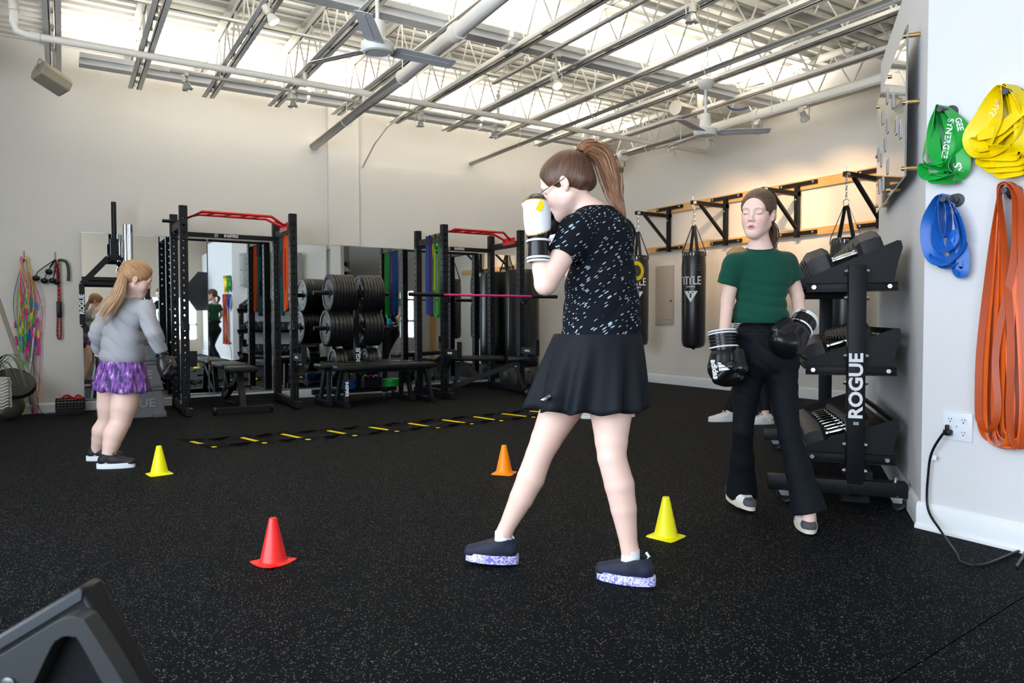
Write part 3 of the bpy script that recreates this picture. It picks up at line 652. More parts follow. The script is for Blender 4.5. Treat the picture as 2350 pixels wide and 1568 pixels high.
def plate(rad, th):
    mb = MB().lathe([(.026, -th/2), (rad*.28, -th/2), (rad*.29, -th*.30), (rad*.80, -th*.30), (rad*.83, -th/2), (rad*.97, -th/2), (rad, -th*.42), (rad, th*.42), (rad*.97, th/2), (rad*.83, th/2), (rad*.80, th*.30), (rad*.29, th*.30), (rad*.28, th/2), (.026, th/2), (.026, -th/2)], (0, 0, 0), X3, 44, cap=False)
    return mb
_pc = {}
def put_plate(x, y, z, rad, th, label, grp, letters=False):
    key = (rad, th)
    t = thing('bumper_plate', (0, 0, 0), label, 'weight plate', grp)
    if key not in _pc: _pc[key] = plate(rad, th).build('disc', cast, t)
    else:
        c = _pc[key].copy(); COL.objects.link(c); c.parent = t
    t.matrix_basis = Matrix.Translation((x, y, z)) @ Matrix.Rotation(R(random.uniform(0, 30)), 4, 'X')
    if letters:
        for a0, sgn in ((90, 1), (-90, 1)):
            mb = None
            o = text('ROGUE', 'lettering', (0, 0, 0), -Y3, Z3, rad*.30, mat('plate_lettering', (.55, .56, .56), .5), None, ext=.0008, bold=.0012)
            for v in o.data.vertices:
                u, w_, n_ = -v.co.y, v.co.z, v.co.x
                if a0 > 0: rr = rad*.60+w_; aa = R(90)+u/(rad*.62); 
                else: rr = rad*.60+w_; aa = R(-90)+u/(rad*.62)
                # looking along +X : reading direction is -Y ; place around
                v.co = Vector((-th*.30-.001+n_*.6, -rr*math.cos(aa)*-1 if False else rr*math.cos(aa), rr*math.sin(aa)))
            o.parent = t; o.matrix_parent_inverse = Matrix.Identity(4); o.matrix_basis = Matrix.Identity(4)
            lg = [v.co.copy() for v in o.data.vertices]
        mm = MB(); 
        for a in (0, 180): mm.box((-th*.30-.001, rad*.6*math.cos(R(a)), rad*.6*math.sin(R(a))), (.0015, .03, .012))
        mm.build('weight_mark', mat('plate_lettering', (.55, .56, .56), .5), None); q = COL.objects[-1]; q.parent = t; q.matrix_basis = Matrix.Identity(4)
    return t
random.seed(5)
def row(x0, ths, z, rad, where, face=True):
    x = x0
    for i, th in enumerate(ths):
        nth = ['outermost', 'second', 'third', 'fourth', 'fifth', 'sixth', 'seventh', 'eighth', 'ninth'][i]
        put_plate(x+th/2, PY, z-(.0), rad, th, 'black bumper plate, %s from the left on the %s' % (nth if i else 'first', where), 'bumper plates on the tree', letters=(face and i == 0))
        x += th+.003
row(PX-.33, [.045, .036, .036, .03, .03, .03, .03, .03], 1.285-.0, .222, 'top left peg')
row(PX+.05, [.045, .036, .036, .036, .03, .03, .03, .03][:7], 1.285, .222, 'top right peg')
row(PX-.365, [.055, .045, .045, .045, .036, .036], .865, .222, 'middle left peg')
row(PX+.06, [.055, .045, .045, .045, .036], .865, .222, 'middle right peg')
row(PX-.28, [.045, .045, .045], .45, .17, 'bottom left peg')
row(PX+.12, [.045, .045, .045], .45, .17, 'bottom right peg')
# small things on the tree base
def coil(x, y, z, rad, h, m, label):
    tag(MB().lathe([(rad*.5, 0), (rad, 0), (rad*1.02, h*.25), (rad*.99, h*.28), (rad*1.02, h*.5), (rad*.99, h*.53), (rad*1.02, h*.76), (rad*.99, h), (rad*.5, h), (rad*.5, 0)], (x, y, z), n=24, cap=False).build('coiled_band', m), label, 'band')
coil(2.98-.12, PY-.12, .147, .10, .10, bl, 'blue coiled band on the base of the plate tree')
coil(PX+.42, PY-.10, .147, .10, .09, gr, 'green coiled band on the base of the plate tree')
t = thing('mesh_basket', (PX+.17, PY-.13, .147), 'small black mesh basket with clips on the plate tree base', 'basket')
MB().box((PX+.15, PY-.13, .152), (.22, .16, .008)).box((PX+.04, PY-.13, .21), (.005, .16, .12)).box((PX+.26, PY-.13, .21), (.005, .16, .12)).box((PX+.15, PY-.21, .21), (.22, .005, .12)).box((PX+.15, PY-.05, .21), (.22, .005, .12)).build('basket_body', dblack, t)
for k, cx in enumerate((.08, .15, .21)): tag(MB().tube([(PX+cx+.025*math.cos(R(a)), PY-.13, .27+.025*math.sin(R(a))) for a in range(0, 300, 30)], .007, 6).build('barbell_clip', mat('white_clip', (.6, .6, .6), .4) if k != 1 else mat('pink_clip', (.7, .05, .3), .4)), ['left white', 'pink', 'right white'][k]+' barbell clip in the mesh basket under the plates', 'clip')
# ================================================================== benches
def flat_bench(x0, x1, y, w, zt, label, letters=False):
    t = thing('flat_bench', ((x0+x1)/2, y, 0), label, 'bench')
    MB().box(((x0+x1)/2, y, zt-.03), (x1-x0, w, .06), bev=.018).build('pad', vinyl, t)
    MB().box(((x0+x1)/2, y, zt-.075), (x1-x0-.16, .06, .04)).build('frame', black, t)
    for x, s in ((x0+.12, -1), (x1-.12, 1)):
        MB().box((x+s*.035, y, .03), (.07, w+.16, .05)).build('foot', black, t, bev=.002)
        for q in (-1, 1):
            MB().bar((x, y+q*.07, zt-.08), (x+s*.03, y+q*(w/2+.02), .05), .07, .035, up=(1, 0, 0)).build('leg', black, t)
    if letters:
        a = Vector((x0+.12-.0, y-.088, zt-.12)); b_ = Vector((x0+.09, y-w/2-.04, .07))
        text('INSPIRE', 'lettering', (a+b_)/2+Vector((-.005, -.024, 0)), (b_-a), X3, .05, white, t, bold=.001)
    return t
flat_bench(2.52, 3.73, 7.72, .27, .46, 'near black flat bench in front of the plate tree', True)
flat_bench(2.42, 3.60, 8.00, .26, .47, 'far black flat bench behind the near one, in front of the plate tree')
def adj_bench(c, ang, label, L=1.15):
    """adjustable bench; seat end toward local -y"""
    t = thing('adjustable_bench', (0, 0, 0), label, 'bench')
    def b(*a, **k): return MB().box(*a, **k)
    MB().box((0, -.42, .455), (.29, .30, .06), bev=.02).build('seat', vinyl, t)
    MB().box((0, .16, .465), (.27, .80, .06), bev=.02).build('backrest', vinyl, t)
    MB().bar((0, -.40, .40), (0, .42, .10), .05, .06).build('frame_rail', black, t)
    MB().bar((0, .30, .43), (0, .43, .07), .05, .05).build('rear_post', black, t)
    for s in (-1, 1): MB().bar((s*.035, .28, .40), (s*.035, .05, .20), .012, .05).build('ladder_plate', black, t)
    MB().bar((0, -.36, .42), (0, -.50, .06), .06, .05).build('leg', black, t)
    MB().box((0, -.52, .045), (.52, .06, .055)).build('front_foot', black, t)
    MB().box((0, .45, .045), (.36, .06, .05)).build('rear_foot', black, t)
    for s in (-1, 1): MB().lathe([(0, -.02), (.02, -.02), (.042, -.012), (.042, .012), (.02, .02), (0, .02)], (s*.28, -.52, .044), X3, 16).build('wheel', dblack, t)
    MB().tube([(-.10, -.55, .30), (-.20, -.56, .28), (-.22, -.55, .16), (-.10, -.54, .12)], .012, 8).build('handle', dblack, t)
    MB().tube([(-.12, -.30, .26), (.12, -.30, .26)], .014, 8).build('adjust_pin', dblack, t)
    for s in (-1, 1): MB().cyl((s*.03, -.385, .36), (s*.045, -.385, .36), .012, 6).build('bolt', zinc, t)
    t.matrix_basis = Matrix.Translation((c[0], c[1], 0)) @ Matrix.Rotation(R(ang), 4, 'Z')
    return t
b0 = adj_bench((1.56, 8.20), 0, 'black adjustable bench standing inside the left power rack')
dup(b0, Matrix.Translation((4.62, 7.98, 0)) @ Matrix.Rotation(R(62), 4, 'Z'), 'black adjustable bench inside the right power rack, seat end to the right')
# freestanding bag
t = thing('freestanding_bag', (5.51, 8.48, 0), 'tall black freestanding punching bag in the back corner beside the right rack', 'punching bag')
MB().lathe([(0, .30), (.22, .30), (.238, .34), (.24, .6), (.236, 1.6), (.22, 1.66), (0, 1.67)], (5.51, 8.48, 0), n=40).build('bag_cylinder', bvinyl, t)
MB().lathe([(0, 0), (.30, 0), (.33, .04), (.33, .22), (.29, .29), (.2, .31), (0, .31)], (5.51, 8.48, 0), n=40).build('water_base', mat('grey_black_plastic', (.02, .022, .025), .45), t)

# ================================================================== left side of the back wall
# hexagonal trap bar stored on end
t = thing('trap_bar', (.47, 8.55, 0), 'tall black hexagonal trap bar standing on end against the mirror', 'barbell')
hx = [(-.0-.06, 1.62), (.06, 1.62), (.30, 1.34), (.30, .92), (.06, .64), (-.06, .64), (-.30, .92), (-.30, 1.34)]
Yt = 8.55
for i in range(8):
    a, b_ = hx[i], hx[(i+1) % 8]; MB().bar((.47+a[0], Yt, a[1]), (.47+b_[0], Yt, b_[1]), .05, .05, up=(0, 1, 0)).build('frame_tube', black, t)
MB().cyl((.47, Yt, 1.80), (.47, Yt, 2.2), .0245, 14).cyl((.47, Yt, .64), (.47, Yt, .06), .0245, 14).build('sleeve', dblack, t)
MB().box((.47, Yt, 1.715), (.075, .06, .20)).build('sleeve_collar', black, t)
MB().bar((.17, Yt, 1.40), (.77, Yt, 1.40), .03, .03).build('crosspiece', black, t)
MB().bar((.17, Yt, 1.35), (.77, Yt, 1.35), .03, .03).build('handle', black, t)
text('ROGUE', 'lettering', (.17, Yt-.027, 1.13), Z3, -X3, .06, white, t, bold=.002)
for x, lb in ((.565, 'left of the two upright chrome-sleeved barbells'), (.607, 'right of the two upright chrome-sleeved barbells')):
    t = thing('barbell', (x, 8.42, 0), lb, 'barbell', 'barbells stored on end')
    MB().cyl((x, 8.42, 1.56), (x, 8.42, 1.96), .025, 16).cyl((x, 8.42, .04), (x, 8.42, .42), .025, 16).cyl((x, 8.42, 1.52), (x, 8.42, 1.56), .037, 16).build('sleeve', chrome, t)
    MB().cyl((x, 8.42, .4), (x, 8.42, 1.52), .014, 12).build('shaft', mat('steel_shaft', (.2, .2, .21), .35, 1), t)
tag(MB().box((.52, 8.48, .03), (.44, .32, .06)).build('bar_holder', black), 'low black floor holder under the upright bars', 'rack')
# stacked plyo boxes
px_ = mat('grey_resin', (.075, .08, .09), .55, bump=.3, bscale=120)
bx_, by_ = .56, 8.12
z = 0
for k, h in enumerate((.30, .26, .20, .16)):
    tp = 1-.10*k; w0, d0 = .60-.055*k, .52-.045*k; w1, d1 = w0-.07, d0-.06
    t = thing('plyo_box', (bx_, by_, z), ['bottom', 'second', 'third', 'top'][k]+' grey resin plyo box of the stack behind the girl in grey', 'plyo box', 'stacked plyo boxes')
    vs = [(bx_+sx*(w0 if zz == 0 else w1)/2, by_+sy*(d0 if zz == 0 else d1)/2, z+zz*(h-.03)+(.04 if zz == 0 and False else 0)) for zz in (0, 1) for sx, sy in ((-1, -1), (1, -1), (1, 1), (-1, 1))]
    mb = MB().add(vs, [(0, 1, 5, 4), (1, 2, 6, 5), (2, 3, 7, 6), (3, 0, 4, 7), (4, 5, 6, 7), (0, 3, 2, 1)])
    mb.build('shell', px_, t, bev=.012)
    MB().box((bx_, by_, z+h-.018), (w1+.03, d1+.03, .035), bev=.01).build('lid', px_, t)
    for sx in (-1, 1): MB().box((bx_+sx*(w0/2-.06), by_-d0/2-.002, z+.03), (.12, .02, .06), bev=.006).build('corner_foot', px_, t)
    n = Vector((0, -(h), .03)).normalized(); upv = Vector((0, .03, h)).normalized()
    text('ROGUE', 'lettering', (bx_, by_-(d0+d1)/4-.006, z+h*.48), X3, upv, min(.12, h*.42), mat('raised_grey', (.16, .165, .175), .6), t, ext=.003, bold=.003)
    z += h
# wall hooks with ropes
hk = mat('brass_hook', (.25, .18, .08), .35, .8)
def hook(x, z, label):
    return tag(MB().tube([(x, YB-.005, z+.07), (x, YB-.006, z), (x, YB-.03, z-.02), (x, YB-.05, z-.005)], .006, 6).box((x, YB-.003, z+.03), (.014, .006, .10)).build('wall_hook', hk), label, 'hook')
hook(-.325, 1.60, 'brass hook holding the beaded jump ropes'); hook(-.055, 1.60, 'brass hook holding the black ball cords')
random.seed(11)
cols = [('pink', (.75, .03, .25)), ('lime', (.55, .75, .02)), ('green', (.05, .45, .06)), ('blue', (.02, .16, .45)), ('coral', (.85, .22, .15)), ('magenta', (.6, .02, .3)), ('yellow', (.85, .75, .02)), ('white', (.6, .6, .55))]
cm = {n: mat(n+'_rope', c, .5) for n, c in cols}
sk = ['coral', 'pink', 'lime', 'coral', 'green', 'blue', 'magenta', 'coral', 'yellow', 'pink', 'white', 'green', 'coral', 'blue', 'white', 'pink']
for k, cn in enumerate(sk):
    xo = -.325+random.uniform(-.075, .085); yo = YB-.045-random.uniform(0, .045); zb = random.uniform(.55, 1.05) if k < 13 else random.uniform(.05, .3)
    t = thing('jump_rope', (-.325, YB-.05, 1.6), '%s beaded jump rope, %s strand in the bundle on the left hook' % (cn, ['first', 'second', 'third', 'fourth', 'fifth', 'sixth', 'seventh', 'eighth', 'ninth', 'tenth', 'eleventh', 'twelfth', 'thirteenth', 'fourteenth', 'fifteenth', 'sixteenth'][k]), 'jump rope', 'jump ropes on the hook')
    w2 = random.uniform(.02, .07); pth = bez([(xo-w2*.6, yo, zb), (xo-w2+random.uniform(-.02, .02), yo, (zb+1.55)/2), (-.345+random.uniform(-.01, .0), YB-.04, 1.54), (-.325, YB-.045, 1.60+random.uniform(0, .01)), (-.305+random.uniform(0, .02), YB-.04, 1.54), (xo+w2+random.uniform(-.02, .02), yo, (zb+1.5)/2), (xo+w2*.4, yo, zb+random.uniform(0, .1))], 6)
    MB().tube(pth, .0035, 5).build('cord', cm[cn], t)
    for e, q in ((pth[0], -1), (pth[-1], 1)):
        hc = cm[random.choice(['pink', 'lime', 'blue', 'magenta', 'green', 'magenta'])]
        MB().cyl(e, e+Vector((random.uniform(-.02, .02), 0, -.10)), .011, 8).build('handle', hc, t)
        MB().cyl(e+Vector((0, 0, .08)), e+Vector((0, 0, .15)), .009, 8).build('bead', cm[random.choice(['lime', 'magenta', 'blue', 'green', 'yellow'])], t)
t = thing('ball_cords', (-.055, YB-.05, 1.6), 'cluster of black balls on cords hanging from the right hook', 'weighted balls')
for dx, dz in ((-.17, -.20), (-.10, -.225), (-.03, -.22), (-.06, -.13), (.01, -.235)):
    e = Vector((-.055+dx, YB-.06, 1.6+dz)); MB().tube(bez([e, e+Vector((.02, 0, .07)), Vector((-.055, YB-.05, 1.60))], 6), .005, 5).build('cord', dblack, t); MB().ell(e, (.033, .033, .03)).build('ball', dblack, t)
t = thing('braided_rope', (-.04, YB-.05, 1.6), 'red and black braided rope hanging in a long loop from the right hook', 'rope')
rb_ = bpy.data.materials.new('red_black_braid'); rb_.use_nodes = True; n_ = rb_.node_tree; ck = n_.nodes.new('ShaderNodeTexChecker'); ck.inputs['Scale'].default_value = 45; ck.inputs['Color1'].default_value = (.5, .02, .01, 1); ck.inputs['Color2'].default_value = (.01, .01, .01, 1)
tcn = n_.nodes.new('ShaderNodeTexCoord'); n_.links.new(tcn.outputs['Object'], ck.inputs[0]); n_.links.new(ck.outputs[0], n_.nodes['Principled BSDF'].inputs[0])
MB().tube(bez([(-.06, YB-.05, 1.60), (-.035, YB-.05, 1.3), (-.045, YB-.05, 1.0), (-.05, YB-.05, .80), (-.02, YB-.05, .80), (-.02, YB-.05, 1.1), (-.03, YB-.05, 1.6)], 8), .009, 8).build('rope_loop', rb_, t)
MB().box((-.03, YB-.055, 1.08), (.05, .03, .17), bev=.01).build('sleeve', dblack, t)
MB().tube(bez([(-.03, YB-.05, 1.6), (.04, YB-.05, 1.58), (.06, YB-.05, 1.48), (.055, YB-.05, 1.38)], 6), .014, 8).build('grip', mat('dark_green_grip', (.01, .05, .02), .6), t)
# leaning pole, cable, crate, pot with plant, discs
tag(MB().cyl((-.245, 8.80, .02), (-.62, 8.1, 1.62), .019, 12).build('wooden_pole', mat('pale_pole', (.42, .37, .31), .5)), 'pale wooden pole leaning beside the potted plant', 'pole')
tag(MB().tube(bez([(-.25, YB-.06, .9), (-.29, YB-.09, .5), (-.34, YB-.12, .30), (-.42, YB-.25, .20), (-.52, YB-.35, .15), (-.6, 8.45, .02)], 8), .007, 6).build('white_cable', trimm), 'white cable drooping behind the wooden pole', 'cable')
tag(MB().tube(bez([(-.27, YB-.05, .85), (-.25, YB-.08, .3), (-.2, YB-.12, .02), (0, YB-.15, .012), (.1, YB-.1, .012)], 8), .005, 6).build('grey_cable', mat('grey_cable', (.2, .2, .2), .5)), 'thin grey cable hanging down and along the floor to the crate', 'cable')
t = thing('storage_crate', (.05, 8.75, 0), 'black plastic crate on the floor under the left end of the mirror', 'crate')
mb = MB().box((.05, 8.72, .01), (.26, .20, .02))
for i in range(5):
    zz = .03+i*.028
    for s in (-1, 1): mb.box((.05, 8.72+s*.10, zz), (.26, .006, .014)); mb.box((.05+s*.13, 8.72, zz), (.006, .20, .014))
for i in range(9):
    for s in (-1, 1): mb.box((.05-.12+i*.03, 8.72+s*.10, .08), (.008, .008, .15))
mb.build('crate_body', dblack, t)
tag(MB().tube(bez([(-.03, 8.72, .15), (.02, 8.70, .19), (.08, 8.72, .155), (.12, 8.74, .18), (.15, 8.7, .15), (.02, 8.75, .16)], 6), .012, 6).build('red_strap', mat('red_strap', (.4, .01, .015), .6)), 'red and black strap lying in the storage crate', 'strap')
t = thing('potted_plant', (-.52, 7.1, 0), 'white fluted pot with grassy leaves on a wooden stand at the left edge', 'plant')
pot = mat('white_ceramic', (.62, .62, .60), .4)
prf = [(0, .22), (.14, .22), (.17, .25)] + [(.17+.02*(k % 2)+.012*k/8, .25+.19*k/12) for k in range(13)] + [(.17, .47), (.165, .40), (0, .40)]
MB().lathe([(0, .22), (.13, .22), (.165, .26), (.18, .34), (.185, .50), (.17, .50), (.165, .46), (0, .46)], (-.555, 7.1, 0), n=40).build('pot', pot, t)
pg = MB()
for k in range(9):
    z0 = .27+k*.025
    pg.tube([(-.555+(.182+.006*(j % 2)+.0*(k))*math.cos(2*math.pi*j/40), 7.1+(.182+.006*(j % 2))*math.sin(2*math.pi*j/40), z0+.008*math.sin(j*math.pi/2)) for j in range(40)], .005, 4, closed=True)
pg.build('pot_ridges', pot, t)
for a in (60, 180, 300): MB().cyl((-.555+.12*math.cos(R(a)), 7.1+.12*math.sin(R(a)), .25), (-.555+.16*math.cos(R(a)), 7.1+.16*math.sin(R(a)), 0), .016, 10).build('leg', wood, t)
MB().lathe([(0, .235), (.13, .235), (.13, .215), (0, .215)], (-.555, 7.1, 0), n=24).build('stand_ring', wood, t)
leafm = mat('grass_green_leaf', (.035, .07, .02), .5); random.seed(3); lf = MB()
for k in range(46):
    a = random.uniform(0, 2*math.pi); L = random.uniform(.35, .62); d = Vector((math.cos(a), math.sin(a), 0)); b0_ = Vector((-.555, 7.1, .47))+d*.03
    pts = [b0_+d*L*.75*s+Z3*(L*1.0*s-L*1.05*s*s*s) for s in [i/7 for i in range(8)]]
    lf.ribbon(pts, Vector((-d.y, d.x, 0)), [.014*(1-.9*(i/7)**2)+.001 for i in range(8)], .001)
lf.build('foliage', leafm, t)
tag(MB().lathe([(0, 0), (.17, 0), (.19, .03), (.17, .06), (.05, .075), (0, .075)], (-.42, 8.35, .34), Vector((.2, -.75, .7)), n=32).build('balance_disc', dblack), 'black balance disc propped behind the white pot', 'disc')
tag(MB().ell((-.46, 8.5, .13), (.13, .13, .13), n=24, k=16).build('exercise_ball', mat('taupe_ball', (.06, .055, .05), .5)), 'dark taupe medicine ball on the floor behind the pot', 'ball')
# ================================================================== dumbbell rack by the angled wall
E1 = (Matrix.Rotation(R(3), 3, 'Z') @ DD).normalized(); E2 = Vector((-E1.y, E1.x, 0)); O5 = Vector((3.43, 2.149, 0))
def L(a, b_, c): return O5+E1*a+E2*b_+Z3*c
MR = Matrix((E1, E2, Z3)).transposed(); LEN = 1.62
t = thing('dumbbell_rack', O5, 'large black three-tier dumbbell rack with white ROGUE lettering on casters', 'dumbbell rack')
for a in (0, LEN):
    MB().box(L(a, 0, .68), (.075, .083, 1.12), MR, bev=.004).build('upright', black, t)
    MB().box(L(a, .09, .105), (.075, .66, .075), MR, bev=.004).build('base_beam', black, t)
    for k in range(7): MB().cyl(L(a-.0385, -.20+k*.075, .105), L(a-.0365, -.20+k*.075, .105), .011, 12).build('beam_hole', hole, t)
MB().box(L(LEN/2, -.06, .16), (LEN, .05, .05), MR).build('cross_beam', black, t)
text('ROGUE', 'lettering', L(-.0385, .0, .625), Z3, E2, .088, white, t, bold=.0028, sx=1.13)
MB().box(L(-.0383, 0, .435), (.001, .026, .016), MR).build('small_flag_mark', mat('grey_print', (.3, .32, .34), .5), t)
tiers = [(1.357, 1.188), (.912, .756), (.445, .300)]
for zi, (zr, zl) in enumerate(tiers):
    yr, yl = -.195, .235; sl = Vector((0, yl-yr, zl-zr)).normalized()
    # sloping tray floor with lips
    pr = [(yr, zr), (yl, zl), (yl+.055, zl+.055), (yl+.060, zl+.050), (yl+.006, zl-.008), (yr, zr-.008)]
    MB().prism([(p[0], p[1]-.055) if 0 else (p[0], p[1]-.045) for p in pr], L(.042, 0, 0), E2, Z3, E1*(LEN-.084)).build('tray', black, t)
    zb = zl-.056
    for a in (.040, LEN-.045):
        poly = [(yr-.018, zr-.035), (yr-.012, zr+.005), (yr+.006, zr+.008), (yl-.02, zl+.002), (yl+.02, zl-.02), (yl+.0, zl-.045), (yr+.02, zl-.045), (yr-.0, zr-.10)]
        MB().prism(poly, L(a, 0, 0), E2, Z3, E1*.005).build('end_plate', black, t)
        MB().box(L(a+.0, .02, zb-.0), (.012, .43, .05), MR, bev=.002).box(L(a-.01, .02, zb+.022), (.03, .43, .005), MR).box(L(a-.01, .02, zb-.022), (.03, .43, .005), MR).build('side_rail', black, t)
    for y in (-.155, .20): MB().cyl(L(.034, y, zb), L(.020, y, zb), .012, 6).build('bolt', zinc, t)
    for y in (-.058, .058):
        for z in (zb+.075, zb-.06): MB().cyl(L(.0, y*.75, z), L(0, y, z), .011, 6).cyl(L(0, y*.75, z), L(0, y*.83, z), .016, 6).build('bolt', zinc, t)
    MB().prism([(yr-.02, zr-.03), (yr-.012, zr+.004), (yr+.008, zr+.006), (yr+.006, zr-.002), (yr-.008, zr-.03)], L(.042, 0, 0), E2, Z3, E1*(LEN-.084)).build('back_lip', black, t)
for a in (0, LEN):
    for y in (-.19, .34): caster(L(a, y, 0), t, r=.032, d=E2)
    MB().cyl(L(a, -.19, .14), L(a, -.19, .165), .010, 8).build('caster_bolt', zinc, t)
hexm = mat('hex_rubber', (.016, .017, .020), .5, noise=.2, nscale=50)
def dumbbell(r, hl, gap, label, grp):
    """axis along local x, centre at origin"""
    t = thing('hex_dumbbell', (0, 0, 0), label, 'dumbbell', grp)
    for s in (-1, 1):
        prf = [(0, .0), (r*.72, .0), (r, hl*.18), (r, hl*.80), (r*.80, hl), (r*.70, hl), (r*.68, hl-.004), (0, hl-.004)]
        mb = MB().lathe(prf, (s*gap/2, 0, 0), Vector((s, 0, 0)), n=6, smooth=False); mb.build('head', hexm, t)
    hp = [(.0, -gap/2-.005)]+[(.0165 if k in (0, 8) else .0145+.004*math.sin(math.pi*k/8), -gap/2+gap*k/8) for k in range(9)]+[(0, gap/2+.005)]
    MB().lathe([(0, -gap/2-.01), (.022, -gap/2-.01), (.022, -gap/2+.012), (.0165, -gap/2+.014)]+hp[2:-2]+[(.0165, gap/2-.014), (.022, gap/2-.012), (.022, gap/2+.01), (0, gap/2+.01)], (0, 0, 0), X3, n=16).build('handle', chrome, t)
    return t
pl = ['nearest the camera', 'second from the near end', 'third from the near end', 'fourth from the near end', 'fifth from the near end', 'sixth from the near end', 'seventh from the near end', 'eighth from the near end', 'ninth from the near end', 'tenth from the near end']
for zi, ((zr, zl), r0, gp) in enumerate(zip(tiers, (.088, .078, .070), (.125, .12, .12))):
    slope = math.atan2(zr-zl, .479); ax = (E2*math.cos(slope)-Z3*math.sin(slope)); nm_ = (E2*math.sin(slope)+Z3*math.cos(slope))
    a = .13; protos = None; tn = ['top', 'middle', 'bottom'][zi]
    for k in range(9):
        r = r0-.0022*k; hl = .115-.003*k+(.01 if zi == 0 else -.012)
        lab = 'black hex dumbbell with chrome handle on the %s tier, %s' % (tn, pl[k])
        t = dumbbell(r, hl, gp, lab, 'dumbbells on the %s tier' % tn)
        yc = .225-(hl+gp/2)*math.cos(slope)
        zc_ = zl+(.235-yc)*math.tan(slope)-.045+.001+r*.866/math.cos(slope)
        c = L(a+r*.0, yc, zc_)
        # hex flat down: rotate profile so that a flat faces -nm
        M = Matrix((ax, nm_.cross(ax).normalized(), nm_)).transposed().to_4x4()
        if zi >= 0: M = M @ Matrix.Rotation(R(30 if HEXFLIP else 0), 4, 'X')
        t.matrix_basis = Matrix.Translation(c) @ M
        a += r*2*.87+.006
t = dumbbell(.06, .09, .12, 'small black hex dumbbell lying low on the base of the rack under the bottom tier', None); t.matrix_basis = Matrix.Translation(L(.12, .12, .215)) @ Matrix((E2, -E1, Z3)).transposed().to_4x4()
for y, lb in ((.30, 'black rubber block under the rack on the left side'), (-.02, 'black rubber block under the rack beside the caster')):
    tag(MB().prism([(-.07, 0), (.07, 0), (.06, .062), (.04, .064), (.03, .03), (-.03, .03), (-.04, .064), (-.06, .062)], L(.1, y, 0), E2, Z3, E1*.12).build('rubber_foot_block', rubber), lb, 'block')
# plant behind the rack
t = thing('potted_plant', (5.35, 3.9, 0), 'white pot with a dark leafy plant standing behind the dumbbell rack', 'plant')
pc = at(1998, 890, 6.0); pc = Vector((pc.x, pc.y, 0)); t.location = pc
MB().lathe([(0, 0), (.11, 0), (.13, .02), (.145, .30), (.15, .52), (.14, .52), (.13, .48), (0, .48)], pc, n=28).build('pot', pot, t)
random.seed(8); lf = MB()
for k in range(16):
    a = random.uniform(0, 6.28); L_ = random.uniform(.25, .62); d = Vector((math.cos(a), math.sin(a), 0)); b0_ = pc+Z3*.48+d*.03
    pts = [b0_+d*L_*.4*s*s+Z3*(L_*s) for s in [i/8 for i in range(6)]]
    lf.tube(pts, .004, 5); e = pts[-1]; lf.ribbon([e+(d*.5+Z3*.5)*.0, e+(d*.5+Z3*.6)*.05, e+(d*.7+Z3*.6)*.10, e+(d+Z3*.3)*.15, e+(d*1.1)*.18], Vector((-d.y, d.x, 0)), [.01, .06, .07, .045, .005], .002)
lf.build('foliage', mat('dark_green_leaf', (.012, .03, .012), .4), t)

# ================================================================== acrylic display on the angled wall
WN = DP  # outward normal of the angled wall
def A(s, z, o=.0): return P0+DD*s+Z3*z+WN*o
acr = mat('clear_acrylic', (.95, .97, .98), .02, trans=.75, ior=1.45, coat=1)
acr.node_tree.nodes['Principled BSDF'].inputs['Transmission Weight'].default_value = .8
t = thing('acrylic_display', A(.95, 2.0, .05), 'large clear acrylic display board with small photos on the angled wall', 'display board')
MB().box(A(.845, 2.02, .06), (1.32, .008, .72), Matrix((DD, WN, Z3)).transposed()).build('acrylic_sheet', acr, t)
brass = mat('brass_standoff', (.55, .38, .15), .25, 1)
for s in (.22, .85, 1.47):
    for z in (1.70, 2.34): MB().cyl(A(s, z, .0), A(s, z, .075), .011, 12).build('standoff', brass, t)
MB().cyl(A(.22, 2.02, 0), A(.22, 2.02, .075), .011, 12).build('standoff', brass, t); MB().cyl(A(1.47, 2.02, 0), A(1.47, 2.02, .075), .011, 12).build('standoff', brass, t)
pf = mat('photo_print', (.22, .18, .17), .4, noise=.8, nscale=30); pb_ = mat('photo_border', (.6, .6, .6), .4)
for i, (s, z) in enumerate(((1.28, 2.20), (1.05, 2.26), (.78, 2.16), (1.0, 2.08), (1.5, 2.02), (1.32, 1.95), (1.12, 2.0), (.45, 1.92), (1.42, 1.80), (1.22, 1.78), (.98, 1.84), (.62, 1.98))):
    s -= .1; q = MB().box(A(s, z, .0665), (.062, .003, .088), Matrix((DD, WN, Z3)).transposed()).build('photo_sleeve', pb_, t)
    MB().box(A(s, z, .0690), (.046, .002, .068), Matrix((DD, WN, Z3)).transposed()).build('photo', pf, q)
# ================================================================== near wall: hooks, bands, outlet, cord
pegm = mat('grey_peg', (.045, .05, .06), .5)
def P(px, py, o=.0):
    return atx(px, py, NX-o)
def peg(px, py, ln, label):
    e = P(px, py, ln); 
    t = thing('wall_peg', (NX, e.y, e.z), label, 'peg', 'pegs holding the bands'); MB().cyl((NX, e.y, e.z), e, .013, 20).build('peg_body', pegm, t, bev=.001)
    MB().lathe([(0, 0), (.03, 0), (.03, .006), (.013, .008)], (NX, e.y, e.z), -X3, 20).build('flange', pegm, t)
peg(2156, 250, .10, 'dark round peg holding the green bands'); peg(2306, 209, .10, 'dark round peg holding the yellow bands')
peg(2163, 457, .10, 'dark round peg holding the blue bands'); peg(2303, 437, .10, 'dark round peg holding the long orange bands')
peg(2192, 459, .02, 'second short peg just right of the blue bands')
def lat(name, col): return mat(name, col, .38, noise=.18, nscale=9, bump=.1, bscale=40)
